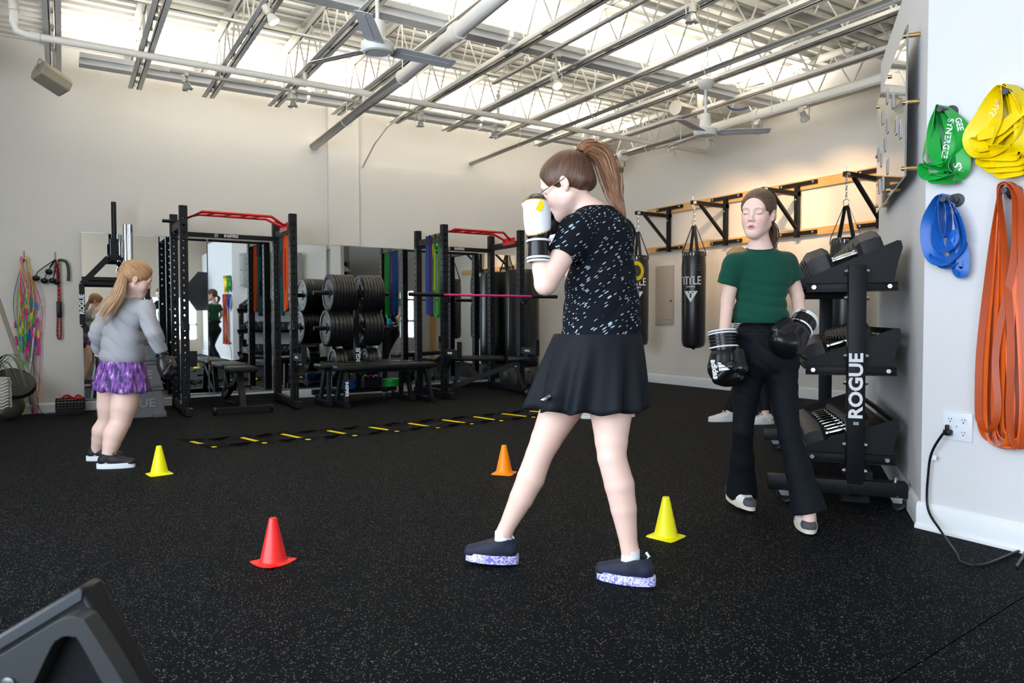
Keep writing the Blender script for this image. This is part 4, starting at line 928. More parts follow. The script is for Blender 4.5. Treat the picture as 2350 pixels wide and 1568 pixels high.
gL = lat('green_band', (.012, .36, .05)); gD = lat('dark_green_band', (.006, .14, .03)); yL = lat('yellow_band', (.82, .60, .0)); bL = lat('blue_band', (.012, .12, .48)); oL = lat('orange_band', (.78, .13, .012)); oD = lat('dark_orange_band', (.42, .06, .008))
def drape(t, pts, mt, w=.055, closed=True, name='band_loop', n=11, th=.0026):
    """pts: (px, py, off, twist) ; twist 0 = width straight out of the wall, 90 = width along the wall"""
    P_ = [P(a, b_, o) for a, b_, o, _ in pts]; T = [q[3] for q in pts]
    if closed: ext = P_[-1:]+P_+P_[:2]; te = T[-1:]+T+T[:2]
    else: ext = P_[:1]+P_+P_[-1:]; te = T[:1]+T+T[-1:]
    out = []; wd = []; psd = None
    for i in range(1, len(ext)-2):
        a, b_, c, d = ext[i-1], ext[i], ext[i+1], ext[i+2]
        for k in range(n):
            u = k/n; p = .5*((2*b_)+(c-a)*u+(2*a-5*b_+4*c-d)*u*u+(3*b_-a-3*c+d)*u**3); tw = te[i]+(te[i+1]-te[i])*u
            dirv = (c-a)*.5; dirv = (c-b_).normalized(); side = X3.cross(dirv).normalized()
            if out and side.dot(psd) < 0: side = -side
            psd = side
            out.append(p); wd.append((X3*-math.cos(R(tw))+side*math.sin(R(tw))))
    if not closed: out.append(P_[-1]); wd.append(wd[-1])
    # parallel-transport smoothing of the width direction keeps the strap from folding through itself
    for _ in range(6):
        N_ = len(wd); nw = []
        for i in range(N_):
            a_, b2 = wd[i-1] if (i or closed) else wd[i], wd[(i+1) % N_] if (i < N_-1 or closed) else wd[i]
            if a_.dot(wd[i]) < 0: a_ = -a_
            if b2.dot(wd[i]) < 0: b2 = -b2
            nw.append((a_+wd[i]*2+b2).normalized())
        wd = nw
    # keep the width square to the running direction
    for i in range(len(out)):
        if closed or 0 < i < len(out)-1:
            dd_ = (out[(i+1) % len(out)]-out[i-1]).normalized(); q_ = wd[i]-dd_*wd[i].dot(dd_)
            if q_.length > .15: wd[i] = q_.normalized()
    return MB().ribbon(out, wd, w, th, closed=closed, smooth=False).build(name, mt, t)
DEC = []
t = thing('resistance_band', P(2160, 330, .05), 'green resistance bands with white lettering bundled on a wall peg', 'resistance band')
drape(t, [(2158, 242, .05, 0), (2185, 262, .05, 20), (2210, 300, .05, 45), (2206, 345, .05, 30), (2175, 378, .05, 20), (2140, 384, .05, 20), (2119, 368, .05, 30), (2130, 320, .05, 50), (2146, 275, .05, 15)], gL, .06)
drape(t, [(2162, 243, .05, 0), (2182, 290, .05, 50), (2190, 335, .05, 60), (2170, 372, .05, 50), (2148, 360, .06, 40), (2142, 310, .06, 50), (2152, 260, .05, 10)], gL, .055)
drape(t, [(2160, 246, .04, 0), (2172, 300, .03, 70), (2178, 350, .03, 70), (2160, 330, .03, 40), (2153, 260, .04, 0)], gD, .05)
drape(t, [(2206, 335, .05, 60), (2211, 370, .05, 70), (2206, 398, .05, 40), (2188, 400, .05, 20), (2178, 380, .05, 20), (2190, 345, .045, 40)], gL, .055)
drape(t, [(2120, 378, .05, 20), (2122, 402, .05, 40), (2150, 404, .05, 50), (2178, 395, .05, 30), (2150, 386, .04, 20)], gL, .05)
drape(t, [(2140, 402, .05, 30), (2142, 415, .05, 40), (2172, 417, .05, 30), (2196, 418, .05, 20), (2198, 402, .05, 20), (2180, 406, .05, 10), (2160, 408, .05, 20)], gL, .04)
_lt = text('SYNERGEE', 'lettering', P(2174, 318, .085), P(2176, 330, .085)-P(2184, 285, .085), P(2190, 305, .085)-P(2170, 303, .085), .036, white, t, bold=.0008); DEC.append((_lt, t))
_lt = text('SY', 'lettering', P(2197, 386, .088), P(2200, 398, .088)-P(2194, 375, .088), P(2207, 384, .088)-P(2187, 388, .088), .045, white, t, bold=.001); DEC.append((_lt, t))
_lt = text('GEE', 'lettering', P(2201, 285, .088), P(2203, 298, .088)-P(2197, 273, .088), P(2210, 283, .088)-P(2192, 287, .088), .034, white, t, bold=.0008); DEC.append((_lt, t))
t = thing('resistance_band', P(2300, 300, .05), 'yellow resistance bands in a thick folded bundle on the upper right peg', 'resistance band')
drape(t, [(2308, 198, .05, 0), (2325, 200, .05, 10), (2345, 250, .05, 50), (2352, 320, .05, 60), (2330, 350, .05, 40), (2290, 345, .06, 30), (2268, 340, .06, 40), (2285, 280, .06, 60), (2300, 230, .05, 20)], yL, .075)
drape(t, [(2306, 200, .05, 0), (2290, 220, .05, 30), (2262, 270, .05, 60), (2236, 312, .05, 70), (2244, 340, .05, 60), (2262, 352, .05, 30), (2300, 340, .05, 40), (2330, 290, .05, 60), (2325, 225, .05, 20)], yL, .085)
drape(t, [(2240, 315, .05, 70), (2290, 300, .07, 75), (2320, 275, .075, 75), (2352, 250, .07, 70), (2354, 262, .06, 60), (2310, 300, .06, 70), (2262, 340, .055, 50)], yL, .05)
drape(t, [(2300, 210, .03, 20), (2296, 270, .02, 70), (2300, 340, .02, 80), (2330, 345, .02, 70), (2338, 260, .02, 60), (2318, 208, .03, 10)], yL, .07)
for a, b_, c, d in ((2250, 348, 2340, 352), (2256, 366, 2352, 362), (2272, 378, 2352, 374), (2296, 392, 2352, 384)):
    drape(t, [(a, b_, .05, 40), (a+3, b_+9, .06, 50), ((a+c)/2, (b_+d)/2+9, .065, 60), (c, d+8, .06, 50), (c+4, d, .05, 30), ((a+c)/2, (b_+d)/2-2, .04, 40)], yL, .045)
_lt = text('SYN', 'lettering', P(2283, 248, .093), P(2287, 240, .093)-P(2275, 266, .093), P(2292, 252, .093)-P(2274, 245, .093), .036, mat('faded_white_print', (.8, .75, .4), .5), t, bold=.0008); DEC.append((_lt, t))
t = thing('resistance_band', P(2170, 530, .05), 'blue resistance bands looped on the lower left wall peg', 'resistance band')
drape(t, [(2163, 449, .05, 0), (2148, 470, .05, 20), (2131, 520, .05, 60), (2136, 575, .05, 70), (2160, 600, .05, 40), (2185, 590, .05, 50), (2206, 555, .05, 60), (2196, 500, .05, 50), (2180, 460, .05, 10)], bL, .065)
drape(t, [(2165, 450, .05, 0), (2156, 490, .05, 20), (2150, 540, .06, 30), (2158, 570, .06, 30), (2184, 570, .06, 30), (2200, 545, .06, 30), (2190, 490, .05, 20), (2176, 452, .05, 0)], bL, .055)
drape(t, [(2162, 452, .05, 0), (2160, 500, .05, 0), (2172, 545, .05, 10), (2178, 500, .05, 0), (2170, 452, .05, 0)], bL, .05)
drape(t, [(2192, 540, .05, 70), (2208, 575, .05, 80), (2208, 620, .05, 80), (2198, 621, .048, 80), (2196, 590, .045, 80), (2180, 560, .045, 60)], bL, .052)
drape(t, [(2138, 585, .05, 30), (2160, 610, .05, 30), (2185, 612, .05, 30), (2196, 600, .05, 30), (2165, 598, .045, 20)], bL, .03)
_lt = text('GEE', 'lettering', P(2186, 478, .088), P(2190, 495, .088)-P(2182, 462, .088), P(2196, 476, .088)-P(2178, 480, .088), .030, mat('pale_print', (.5, .6, .75), .5), t, bold=.0006); DEC.append((_lt, t))
random.seed(21)
on = ['outermost left', 'second left', 'third left', 'fourth', 'fifth', 'sixth', 'seventh', 'eighth', 'ninth', 'rightmost']
for k in range(10):
    o = .02+.009*k if k % 2 else .10-.006*k
    xl = 2296-6+random.uniform(-1, 1); yb = 1030-random.uniform(0, 22)
    la = 2247+k*7.5+random.uniform(-2, 2); rb = min(2252+k*12+46+random.uniform(-4, 4), 2356)
    if k in (0, 1): la = 2245+k*4; rb = 2290+k*10; yb = 990+20*k
    t = thing('resistance_band', P(2303, 430, .05), 'long narrow orange band hanging nearly to the outlet, %s in the bundle' % on[k], 'resistance band', 'orange bands on the lower right peg')
    tp = 425-k*.6
    drape(t, [(2300, tp, o, 0), (2318+k, tp+4, o, 5), (2330+k*1.5, tp+40, o, 35), (2325+k*2.2, 600, o, 60), (rb-4, 800, o, 70), (rb, 930, o, 70), (rb-8, yb-15, o, 50), ((la+rb)/2, yb, o, 20), (la+6, yb-20, o, 40), (la, 940, o, 55), (la+4, 800, o, 60), ((la+2292)/2+4, 600, o, 50), (2293, tp+30, o, 8)], oL if k % 3 else oD, .026, n=5, th=.004, name='band_loop')
def decal_multi(ob, root):
    vs = []; fs = []
    for c in root.children:
        if c.name.startswith('band_loop'):
            o_ = len(vs); W = wm(c); vs += [W @ v.co for v in c.data.vertices]; fs += [tuple(i+o_ for i in p.vertices) for p in c.data.polygons]
    bv = BVHTree.FromPolygons(vs, fs); Wo = wm(ob); Wi = Wo.inverted()
    c = sum((Wo @ v.co for v in ob.data.vertices), Vector())/len(ob.data.vertices); ref = bv.ray_cast(CP, (c-CP).normalized())
    for v in ob.data.vertices:
        p = Wo @ v.co; d = (p-CP).normalized(); h = bv.ray_cast(CP, d)
        if h[0] is not None: v.co = Wi @ (h[0]-d*.0015)
        elif ref[0] is not None: v.co = Wi @ (CP+d*((ref[0]-CP).length-.0015))
for _o, _t in DEC: decal_multi(_o, _t)
# outlet
pw = mat('white_plastic', (.72, .76, .80), .3)
c = P(2198, 979, 0); t = thing('wall_outlet', c, 'white four-socket wall outlet beside the orange bands', 'outlet')
MB().box((NX-.004, c.y, c.z), (.008, .128, .128), bev=.004).build('cover_plate', pw, t)
for dy in (.028, -.028):
    for dz in (.028, -.028):
        s_ = MB().lathe([(0, 0), (.0172, 0), (.0172, .003), (0, .003)], (NX-.007, c.y+dy, c.z+dz), -X3, 24).build('socket', pw, t)
        for q, h in ((-.006, .008), (.006, .0065)): MB().box((NX-.0105, c.y+dy+q, c.z+dz+.004), (.001, .0022, h)).build('slot', hole, s_)
        MB().cyl((NX-.010, c.y+dy, c.z+dz-.008), (NX-.0108, c.y+dy, c.z+dz-.008), .0028, 10).build('ground_hole', hole, s_)
MB().cyl((NX-.008, c.y, c.z), (NX-.0095, c.y, c.z), .003, 10).build('screw', zinc, t)
py, pz = c.y+.028, c.z-.028
t = thing('black_cable', (NX-.03, py, pz), 'black power cord plugged into the outlet and trailing onto the floor', 'cord')
MB().box((NX-.028, py, pz), (.034, .03, .026), bev=.006).box((NX-.034, py, pz+.02), (.018, .014, .03), bev=.004).build('plug', dblack, t)
f1 = atz(2205, 1290, .008); f2 = atz(2260, 1296, .008); f3 = atz(2350, 1262, .008); f4 = atz(2500, 1235, .008)
pts = [(NX-.04, py, pz), P(2165, 995, .055), P(2140, 1035, .04), P(2131, 1080, .03), P(2129, 1165, .035), atz(2160, 1220, .035), atz(2195, 1272, .02), f1, f2, f3, Vector((NX-.25, f4.y, .008))]
MB().tube(bez(pts, 8), .0055, 8).build('cable', dblack, t)
q = P(2141, 1050, .03); MB().box(q, (.002, .03, .022)).build('paper_tag', mat('tag_paper', (.8, .82, .85), .6), t)

# ================================================================== cones
def cone(x, y, colr, label, rz, h=.178, wob=0):
    t = thing('training_cone', (x, y, 0), label, 'cone', rz=rz)
    m_ = mat(label.split()[0]+'_cone_plastic', colr, .32, trans=0, sss=.0)
    mb = MB(); n = 32; pr = [(.014, h), (.0155, h-.002), (.050, .018), (.056, .009)]
    rings = []
    for r_, z_ in pr: rings.append([Vector((x+r_*math.cos(2*math.pi*k/n+rz), y+r_*math.sin(2*math.pi*k/n+rz), z_)) for k in range(n)])
    sq = []
    for k in range(n):
        a = 2*math.pi*k/n; u, v_ = math.cos(a), math.sin(a); s = .068/max(abs(u), abs(v_)); s = min(s, .090); cr_ = (abs(u)*abs(v_)*2)**4
        sq.append(Vector((x+s*(u*math.cos(rz)-v_*math.sin(rz)), y+s*(u*math.sin(rz)+v_*math.cos(rz)), .003+wob*cr_)))
    rings += [sq, [p+Z3*-.0028 for p in sq]]
    vs = [p for g in rings for p in g]; fs = [(i*n+k, i*n+(k+1) % n, (i+1)*n+(k+1) % n, (i+1)*n+k) for i in range(len(rings)-1) for k in range(n)]
    mb.add(vs, fs, True); mb.add(rings[0], [list(range(n))]); mb.build('cone_body', m_, t)
cone(.695, 2.90, (.85, .018, .016), 'red training cone on the rubber floor, front left', R(25), wob=.006)
cone(.496, 4.96, (.85, .78, .0), 'yellow training cone beside the girl in the grey top', R(10))
cone(2.33, 3.80, (.95, .25, .0), 'orange training cone partly behind the leg of the girl in black', R(40))
cone(2.254, 2.30, (.86, .86, .0), 'yellow training cone between the two girls, nearest the camera of the two yellow ones', R(15))
# ================================================================== agility ladder
t = thing('agility_ladder', (2.4, 6.0, 0), 'black strap agility ladder with yellow rungs lying on the floor', 'agility ladder')
web = mat('dark_webbing', (.006, .006, .007), .9, spec=.15); yr_ = mat('yellow_plastic', (.88, .68, .0), .4)
Lr = [((439, 1014), (489, 1026)), ((555, 1005), (605, 1017)), ((648, 997), (705, 1009)), ((753, 989), (812, 1000)), ((849, 981), (908, 990)), ((938, 972), (1002, 982)), ((1015, 964), (1080, 973)), ((1088, 957), (1148, 966)), ((1153, 950), (1222, 958)), ((1216, 944), (1285, 950)), ((1278, 938), (1340, 944))]
A_ = [atz(a[0], a[1], .006) for a, b_ in Lr]; B_ = [atz(b_[0], b_[1], .006) for a, b_ in Lr]
for a, b_ in zip(A_, B_): MB().bar(a+Z3*.002, b_+Z3*.002+(b_-a).normalized()*.03, .032, .004).build('rung', yr_, t)
random.seed(4)
for line, ext in ((A_, -1), (B_, -1)):
    pts = []; 
    for i in range(len(line)-1):
        a, b_ = line[i], line[i+1]
        for k in range(10):
            u = k/10; s = math.sin(math.pi*u*2+i); pts.append(a.lerp(b_, u)+Vector((0, .012*s*random.uniform(.5, 1), .004+.014*abs(math.sin(math.pi*u*2))*random.uniform(.3, 1))))
    pts.append(line[-1]); pts = [line[0]+Vector((-.10, .0, .03)), line[0]+Vector((-.05, 0, .02))]+pts
    wd = [Vector((.0, math.cos(.9*math.sin(i*.63)), math.sin(.9*math.sin(i*.63)))) for i in range(len(pts))]
    MB().ribbon(pts, wd, .032, .002).build('side_strap', web, t)
# ================================================================== dark machine corner at the bottom left
t = thing('padded_bench_corner', at(190, 1400, .95), 'dark blurred corner of an upholstered bench with a grey metal bracket, bottom left foreground', 'bench')
Dn = .95
g = [at(188, 1343, Dn), at(340, 1620, Dn), at(60, 1800, Dn), at(-150, 1545, Dn)]
nrm = (g[1]-g[0]).cross(g[3]-g[0]).normalized()
if nrm.dot(CF) < 0: nrm = -nrm
ux = (g[3]-g[0]).normalized(); uy = nrm.cross(ux).normalized()
if uy.dot(g[1]-g[0]) < 0: uy = -uy
def G(p): v_ = p-g[0]; return (v_.dot(ux), v_.dot(uy))
MB().prism([G(p) for p in g], g[0], ux, uy, nrm*.045).build('pad', vinyl, t, bev=.008)
def pxy(l): return [G(at(a, b_, Dn)) for a, b_ in l]
MB().prism(pxy([(0, 1465), (192, 1352), (190, 1375), (0, 1490)]), g[0]-nrm*.004, ux, uy, nrm*.004).build('lit_bevel_strip', mat('lit_bevel_grey', (.028, .034, .040), .5), t)  # lighter strip: light catching the pad's top bevel, put into the colour
outer = pxy([(-20, 1515), (0, 1505), (120, 1432), (165, 1405), (195, 1396), (218, 1402), (236, 1422), (330, 1580), (300, 1600), (215, 1455), (200, 1442), (180, 1440), (165, 1448), (150, 1465), (75, 1600), (-20, 1600)])
_o = bez([(p[0], p[1], 0) for p in outer+outer[:1]], 4)[:-1]; outer = [(p.x, p.y) for p in _o]
MB().prism(outer, g[0]-nrm*.03, ux, uy, nrm*.03).build('metal_bracket', mat('grey_bracket', (.026, .030, .032), .5, .2), t, bev=.004)
b2 = at(57, 1545, Dn)-nrm*.03; MB().lathe([(0, 0), (.009, 0), (.009, .003), (.0045, .004), (0, .004)], b2, -nrm, 20).build('rivet', mat('rivet', (.2, .22, .23), .3, 1), t)
st = at(100, 1750, Dn+.1); MB().bar(st, (st.x, st.y, .0), .06, .06).box((st.x, st.y, .02), (.4, .4, .04)).build('stand', black, t)
# ================================================================== people: implicit surfaces meshed with surface nets
class SDF:
    def __init__(s, h, wr=None): s.h = h; s.ops = []; s.wr = wr
    def c(s, a, b, ra, rb=None, k=.03, op='add', cap=''):
        a = np.array(a, float); b = np.array(b, float); rb = ra if rb is None else rb
        s.ops.append((op, 'c', a, b, ra, rb, k, cap)); return s
    def chain(s, pts, rs, k=.006):
        k = .006
        for i in range(len(pts)-1): s.c(pts[i], pts[i+1], rs[i], rs[i+1], k)
        return s
    def e(s, c, r, M=None, k=.03, op='add'):
        s.ops.append((op, 'e', np.array(c, float), np.array(r, float), np.array(M if M is not None else np.eye(3), float), 0, k, '')); return s
    def plane(s, p, n, k=.004):
        s.ops.append(('cut', 'p', np.array(p, float), np.array(n, float)/np.linalg.norm(n), 0, 0, k, '')); return s
    def bounds(s):
        lo = np.full(3, 1e9); hi = -lo
        for o in s.ops:
            if o[0] != 'add': continue
            if o[1] == 'c':
                for q, r in ((o[2], o[4]), (o[3], o[5])): lo = np.minimum(lo, q-r); hi = np.maximum(hi, q+r)
            else: m = o[3].max(); lo = np.minimum(lo, o[2]-m); hi = np.maximum(hi, o[2]+m)
        return lo-2.5*s.h-.01, hi+2.5*s.h+.01
    def solve(s, lo=None, hi=None):
        L, H = s.bounds()
        if lo is not None: L = np.maximum(L, lo)
        if hi is not None: H = np.minimum(H, hi)
        h = s.h; L = np.floor(L/h)*h; n = np.maximum(((H-L)/h).astype(int)+1, 2)
        ax = [(L[i]+h*np.arange(n[i])).astype(np.float32) for i in range(3)]
        F = np.full(n, .2, np.float32)
        for op, ty, A, B, C_, D, k, cap in s.ops:
            if ty == 'p':
                d = (ax[0][:, None, None]-A[0])*B[0]+(ax[1][None, :, None]-A[1])*B[1]+(ax[2][None, None, :]-A[2])*B[2]
                F = np.maximum(F, d.astype(np.float32)); continue
            mg = k+3*h+.01
            if ty == 'c': m0 = np.minimum(A-C_, B-D)-mg; m1 = np.maximum(A+C_, B+D)+mg
            else: m = B.max(); m0 = A-m-mg; m1 = A+m+mg
            i0 = np.clip(np.floor((m0-L)/h).astype(int), 0, n); i1 = np.clip(np.ceil((m1-L)/h).astype(int)+1, 0, n)
            if (i1 <= i0).any(): continue
            sl = tuple(slice(i0[i], i1[i]) for i in range(3))
            X = ax[0][sl[0]][:, None, None]; Y = ax[1][sl[1]][None, :, None]; Z = ax[2][sl[2]][None, None, :]
            if ty == 'c':
                d_ = (B-A); l2 = max(float(d_@d_), 1e-9)
                t = ((X-A[0])*d_[0]+(Y-A[1])*d_[1]+(Z-A[2])*d_[2])/l2; tr = t; t = np.clip(t, 0, 1)
                d = np.sqrt((X-A[0]-t*d_[0])**2+(Y-A[1]-t*d_[1])**2+(Z-A[2]-t*d_[2])**2)-(C_+(D-C_)*t)
                if 'b' in cap: d = np.maximum(d, (tr-1)*math.sqrt(l2))
                if 'a' in cap: d = np.maximum(d, -tr*math.sqrt(l2))
            else:
                x = X-A[0]; y = Y-A[1]; z = Z-A[2]; M = C_
                u = (x*M[0, 0]+y*M[1, 0]+z*M[2, 0]); v = (x*M[0, 1]+y*M[1, 1]+z*M[2, 1]); w = (x*M[0, 2]+y*M[1, 2]+z*M[2, 2])
                k0 = np.sqrt((u/B[0])**2+(v/B[1])**2+(w/B[2])**2); k1 = np.sqrt((u/B[0]**2)**2+(v/B[1]**2)**2+(w/B[2]**2)**2)
                d = k0*(k0-1)/np.maximum(k1, 1e-6)
            f = F[sl]
            if op == 'add': hh = np.maximum(k-np.abs(f-d), 0)/k; F[sl] = np.minimum(f, d)-hh*hh*k*.25
            elif op == 'sub': hh = np.maximum(k-np.abs(f+d), 0)/k; F[sl] = np.maximum(f, -d)+hh*hh*k*.25
        if s.wr is not None: F = F+s.wr(ax[0][:, None, None], ax[1][None, :, None], ax[2][None, None, :]).astype(np.float32)
        # keep borders outside
        return F, L, h
    def verts_faces(s, lo=None, hi=None):
        F, L, h = s.solve(lo, hi); S = F < 0; n = F.shape
        cs = np.zeros((n[0]-1, n[1]-1, n[2]-1, 3), np.float32); cn = np.zeros((n[0]-1, n[1]-1, n[2]-1), np.float32)
        for axis in range(3):
            a = [slice(None)]*3; b = [slice(None)]*3; a[axis] = slice(0, -1); b[axis] = slice(1, None)
            f0 = F[tuple(a)]; f1 = F[tuple(b)]; cr_ = (f0 < 0) != (f1 < 0); t = np.where(cr_, f0/(f0-f1+1e-12), 0)
            oth = [i for i in range(3) if i != axis]
            for u in (0, 1):
                for v in (0, 1):
                    sl = [slice(None)]*3
                    sl[oth[0]] = slice(u, n[oth[0]]-1+u); sl[oth[1]] = slice(v, n[oth[1]]-1+v)
                    c = cr_[tuple(sl)]; tt = t[tuple(sl)]
                    cn += c; cs[..., axis] += np.where(c, tt, 0); cs[..., oth[0]] += c*u; cs[..., oth[1]] += c*v
        idx = -np.ones(cn.shape, np.int64); mk = cn > 0; idx[mk] = np.arange(mk.sum())
        I = np.argwhere(mk); V = (I+cs[mk]/cn[mk][:, None])*h+L
        faces = []
        for axis in range(3):
            a = [slice(None)]*3; b = [slice(None)]*3; a[axis] = slice(0, -1); b[axis] = slice(1, None)
            s0 = S[tuple(a)]; s1 = S[tuple(b)]; E_ = np.argwhere(s0 != s1); oth = [(axis+1) % 3, (axis+2) % 3]
            ok = np.ones(len(E_), bool)
            for o in oth: ok &= (E_[:, o] > 0) & (E_[:, o] < n[o]-1)
            E_ = E_[ok]; flip = s0[tuple(E_.T)]
            q = []
            for du, dv in ((0, 0), (1, 0), (1, 1), (0, 1)):
                C_ = E_.copy(); C_[:, oth[0]] -= du; C_[:, oth[1]] -= dv; q.append(idx[tuple(C_.T)])
            Q = np.stack(q, 1); Q[~flip] = Q[~flip][:, ::-1]; faces.append(Q)
        Fc = np.concatenate(faces); 
        return V, Fc, F, L, h
def relax(V, Fc, it=2):
    e = np.concatenate([Fc[:, [0, 1]], Fc[:, [1, 2]], Fc[:, [2, 3]], Fc[:, [3, 0]]]); e = np.concatenate([e, e[:, ::-1]])
    cnt = np.bincount(e[:, 0], minlength=len(V))[:, None]
    for i in range(it):
        for lam in (.5, -.52):
            m = np.stack([np.bincount(e[:, 0], V[e[:, 1], j], minlength=len(V)) for j in range(3)], 1)/np.maximum(cnt, 1); V = V+lam*(m-V)
    return V
def netmesh(name, fields, mats, parent, rule=None, it=2, vcol=None, flow=None):
    """fields: list of (SDF, lo, hi) meshed and joined in one object"""
    Vs = []; Fs = []; o = 0
    for f, lo, hi in fields:
        V, Fc, *_ = f.verts_faces(lo, hi)
        V = relax(V, Fc, it); Vs.append(V); Fs.append(Fc+o); o += len(V)
    V = np.concatenate(Vs); Fc = np.concatenate(Fs)
    me = bpy.data.meshes.new(name); me.vertices.add(len(V)); me.vertices.foreach_set('co', V.astype(np.float32).ravel())
    me.loops.add(len(Fc)*4); me.loops.foreach_set('vertex_index', Fc.ravel().astype(np.int32)); me.polygons.add(len(Fc))
    me.polygons.foreach_set('loop_start', np.arange(0, len(Fc)*4, 4, dtype=np.int32)); me.polygons.foreach_set('loop_total', np.full(len(Fc), 4, np.int32))
    me.polygons.foreach_set('use_smooth', np.ones(len(Fc), bool))
    for m in (mats if isinstance(mats, list) else [mats]): me.materials.append(m)
    if rule is not None:
        cen = V[Fc].mean(1); mi = rule(cen).astype(np.int32); me.polygons.foreach_set('material_index', mi)
    me.update(calc_edges=True)
    if vcol is not None:
        C_ = np.ones((len(V), 4), np.float32); C_[:, :3] = vcol(V); at_ = me.color_attributes.new('pigment', 'FLOAT_COLOR', 'POINT'); at_.data.foreach_set('color', C_.ravel())
    if flow is not None:
        at_ = me.attributes.new('flow', 'FLOAT_VECTOR', 'POINT'); at_.data.foreach_set('vector', flow(V).astype(np.float32).ravel())
    ob = bpy.data.objects.new(name, me); COL.objects.link(ob)
    if parent is not None: ob.parent = parent; ob.matrix_parent_inverse = Matrix.Identity(4); ob.matrix_basis = wm(parent).inverted()
    return ob
def V_(p): return np.array(p, float)
def frameM(fwd, up):
    """columns: person's left, forward, up"""
    f = Vector(fwd).normalized(); u = Vector(up); u = (u-f*u.dot(f)).normalized(); l = u.cross(f).normalized()
    return np.array([[l[i], f[i], u[i]] for i in range(3)])
def pigmat(name, **k):
    m = mat(name, (.8, .5, .4), **k); nt = m.node_tree; b = nt.nodes['Principled BSDF']; a = nt.nodes.new('ShaderNodeAttribute'); a.attribute_name = 'pigment'; nt.links.new(a.outputs['Color'], b.inputs['Base Color']); return m
skin = pigmat('fair_skin', rough=.48, bump=.08, bscale=250, sss=.12, spec=.4)
SKIN = np.array((.80, .55, .46))
def sm(x, a, b_): t = np.clip((x-a)/(b_-a), 0, 1); return t*t*(3-2*t)
def skin_cols(c=None, M=None, sc=1, cut=None):
    def f(P_):
        C = np.tile(SKIN, (len(P_), 1))
        if c is None: return C
        L = ((P_-V_(c))@M)/sc; x, y, z = L[:, 0], L[:, 1], L[:, 2]; hd = P_[:, 2] > (cut if cut is not None else -9)
        def mix(w, col): nonlocal C; w = (w*hd)[:, None]; C = C*(1-w)+np.array(col)*w
        for s in (-1, 1): mix(.55*np.exp(-(((x-s*.040)/.020)**2+((z+.038)/.020)**2))*(y > .01), (.80, .33, .30))
        mix(.35*np.exp(-((x/.012)**2+((z+.034)/.012)**2))*(y > .08), (.80, .36, .30)); mix(.45*np.exp(-(((np.abs(x)-.079)/.012)**2+((z+.005)/.025)**2)), (.80, .36, .32))
        dl = np.sqrt((x/.0195)**2+((z+.0665)/.0112)**2); mix((1-sm(dl, .80, 1.08))*(y > .062), (.64, .22, .22))
        dm = np.sqrt((x/.0110)**2+((z+.0655)/.0013)**2); mix((1-sm(dm, .8, 1.3))*(y > .060), (.12, .03, .03))
        for s in (-1, 1):
            zz = -.0078+.0030*((x-s*.031)/.014)**2; mix((1-sm(np.abs(z-zz), .0006, .0022))*(1-sm(np.abs(x-s*.031), .0115, .015))*(y > .06), (.10, .05, .04))
            zb = .0215-.0045*((x-s*.030)/.018)**2; mix(.6*(1-sm(np.abs(z-zb), .0008, .0042))*(1-sm(np.abs(x-s*.031), .012, .020))*(y > .05), (.45, .24, .16))
            mix(.25*np.exp(-(((x-s*.031)/.016)**2+((z-.002)/.010)**2))*(y > .06), (.66, .36, .38))
        return C
    return f
def hairmat(name, c0, c1):
    m = bpy.data.materials.new(name); m.use_nodes = True; nt = m.node_tree; b = nt.nodes['Principled BSDF']; b.inputs['Roughness'].default_value = .42; b.inputs['Specular IOR Level'].default_value = .35
    tc = nt.nodes.new('ShaderNodeAttribute'); tc.attribute_name = 'flow'; n = nt.nodes.new('ShaderNodeTexNoise'); n.inputs['Scale'].default_value = 1; n.inputs['Detail'].default_value = 4
    nt.links.new(tc.outputs['Vector'], n.inputs['Vector'])
    r = nt.nodes.new('ShaderNodeValToRGB'); r.color_ramp.elements[0].position = .3; r.color_ramp.elements[1].position = .72; r.color_ramp.elements[0].color = (*c0, 1); r.color_ramp.elements[1].color = (*c1, 1)
    nt.links.new(n.outputs['Fac'], r.inputs[0]); nt.links.new(r.outputs[0], b.inputs['Base Color'])
    bp = nt.nodes.new('ShaderNodeBump'); bp.inputs['Strength'].default_value = .5; bp.inputs['Distance'].default_value = .003; nt.links.new(n.outputs['Fac'], bp.inputs['Height']); nt.links.new(bp.outputs['Normal'], b.inputs['Normal']); return m
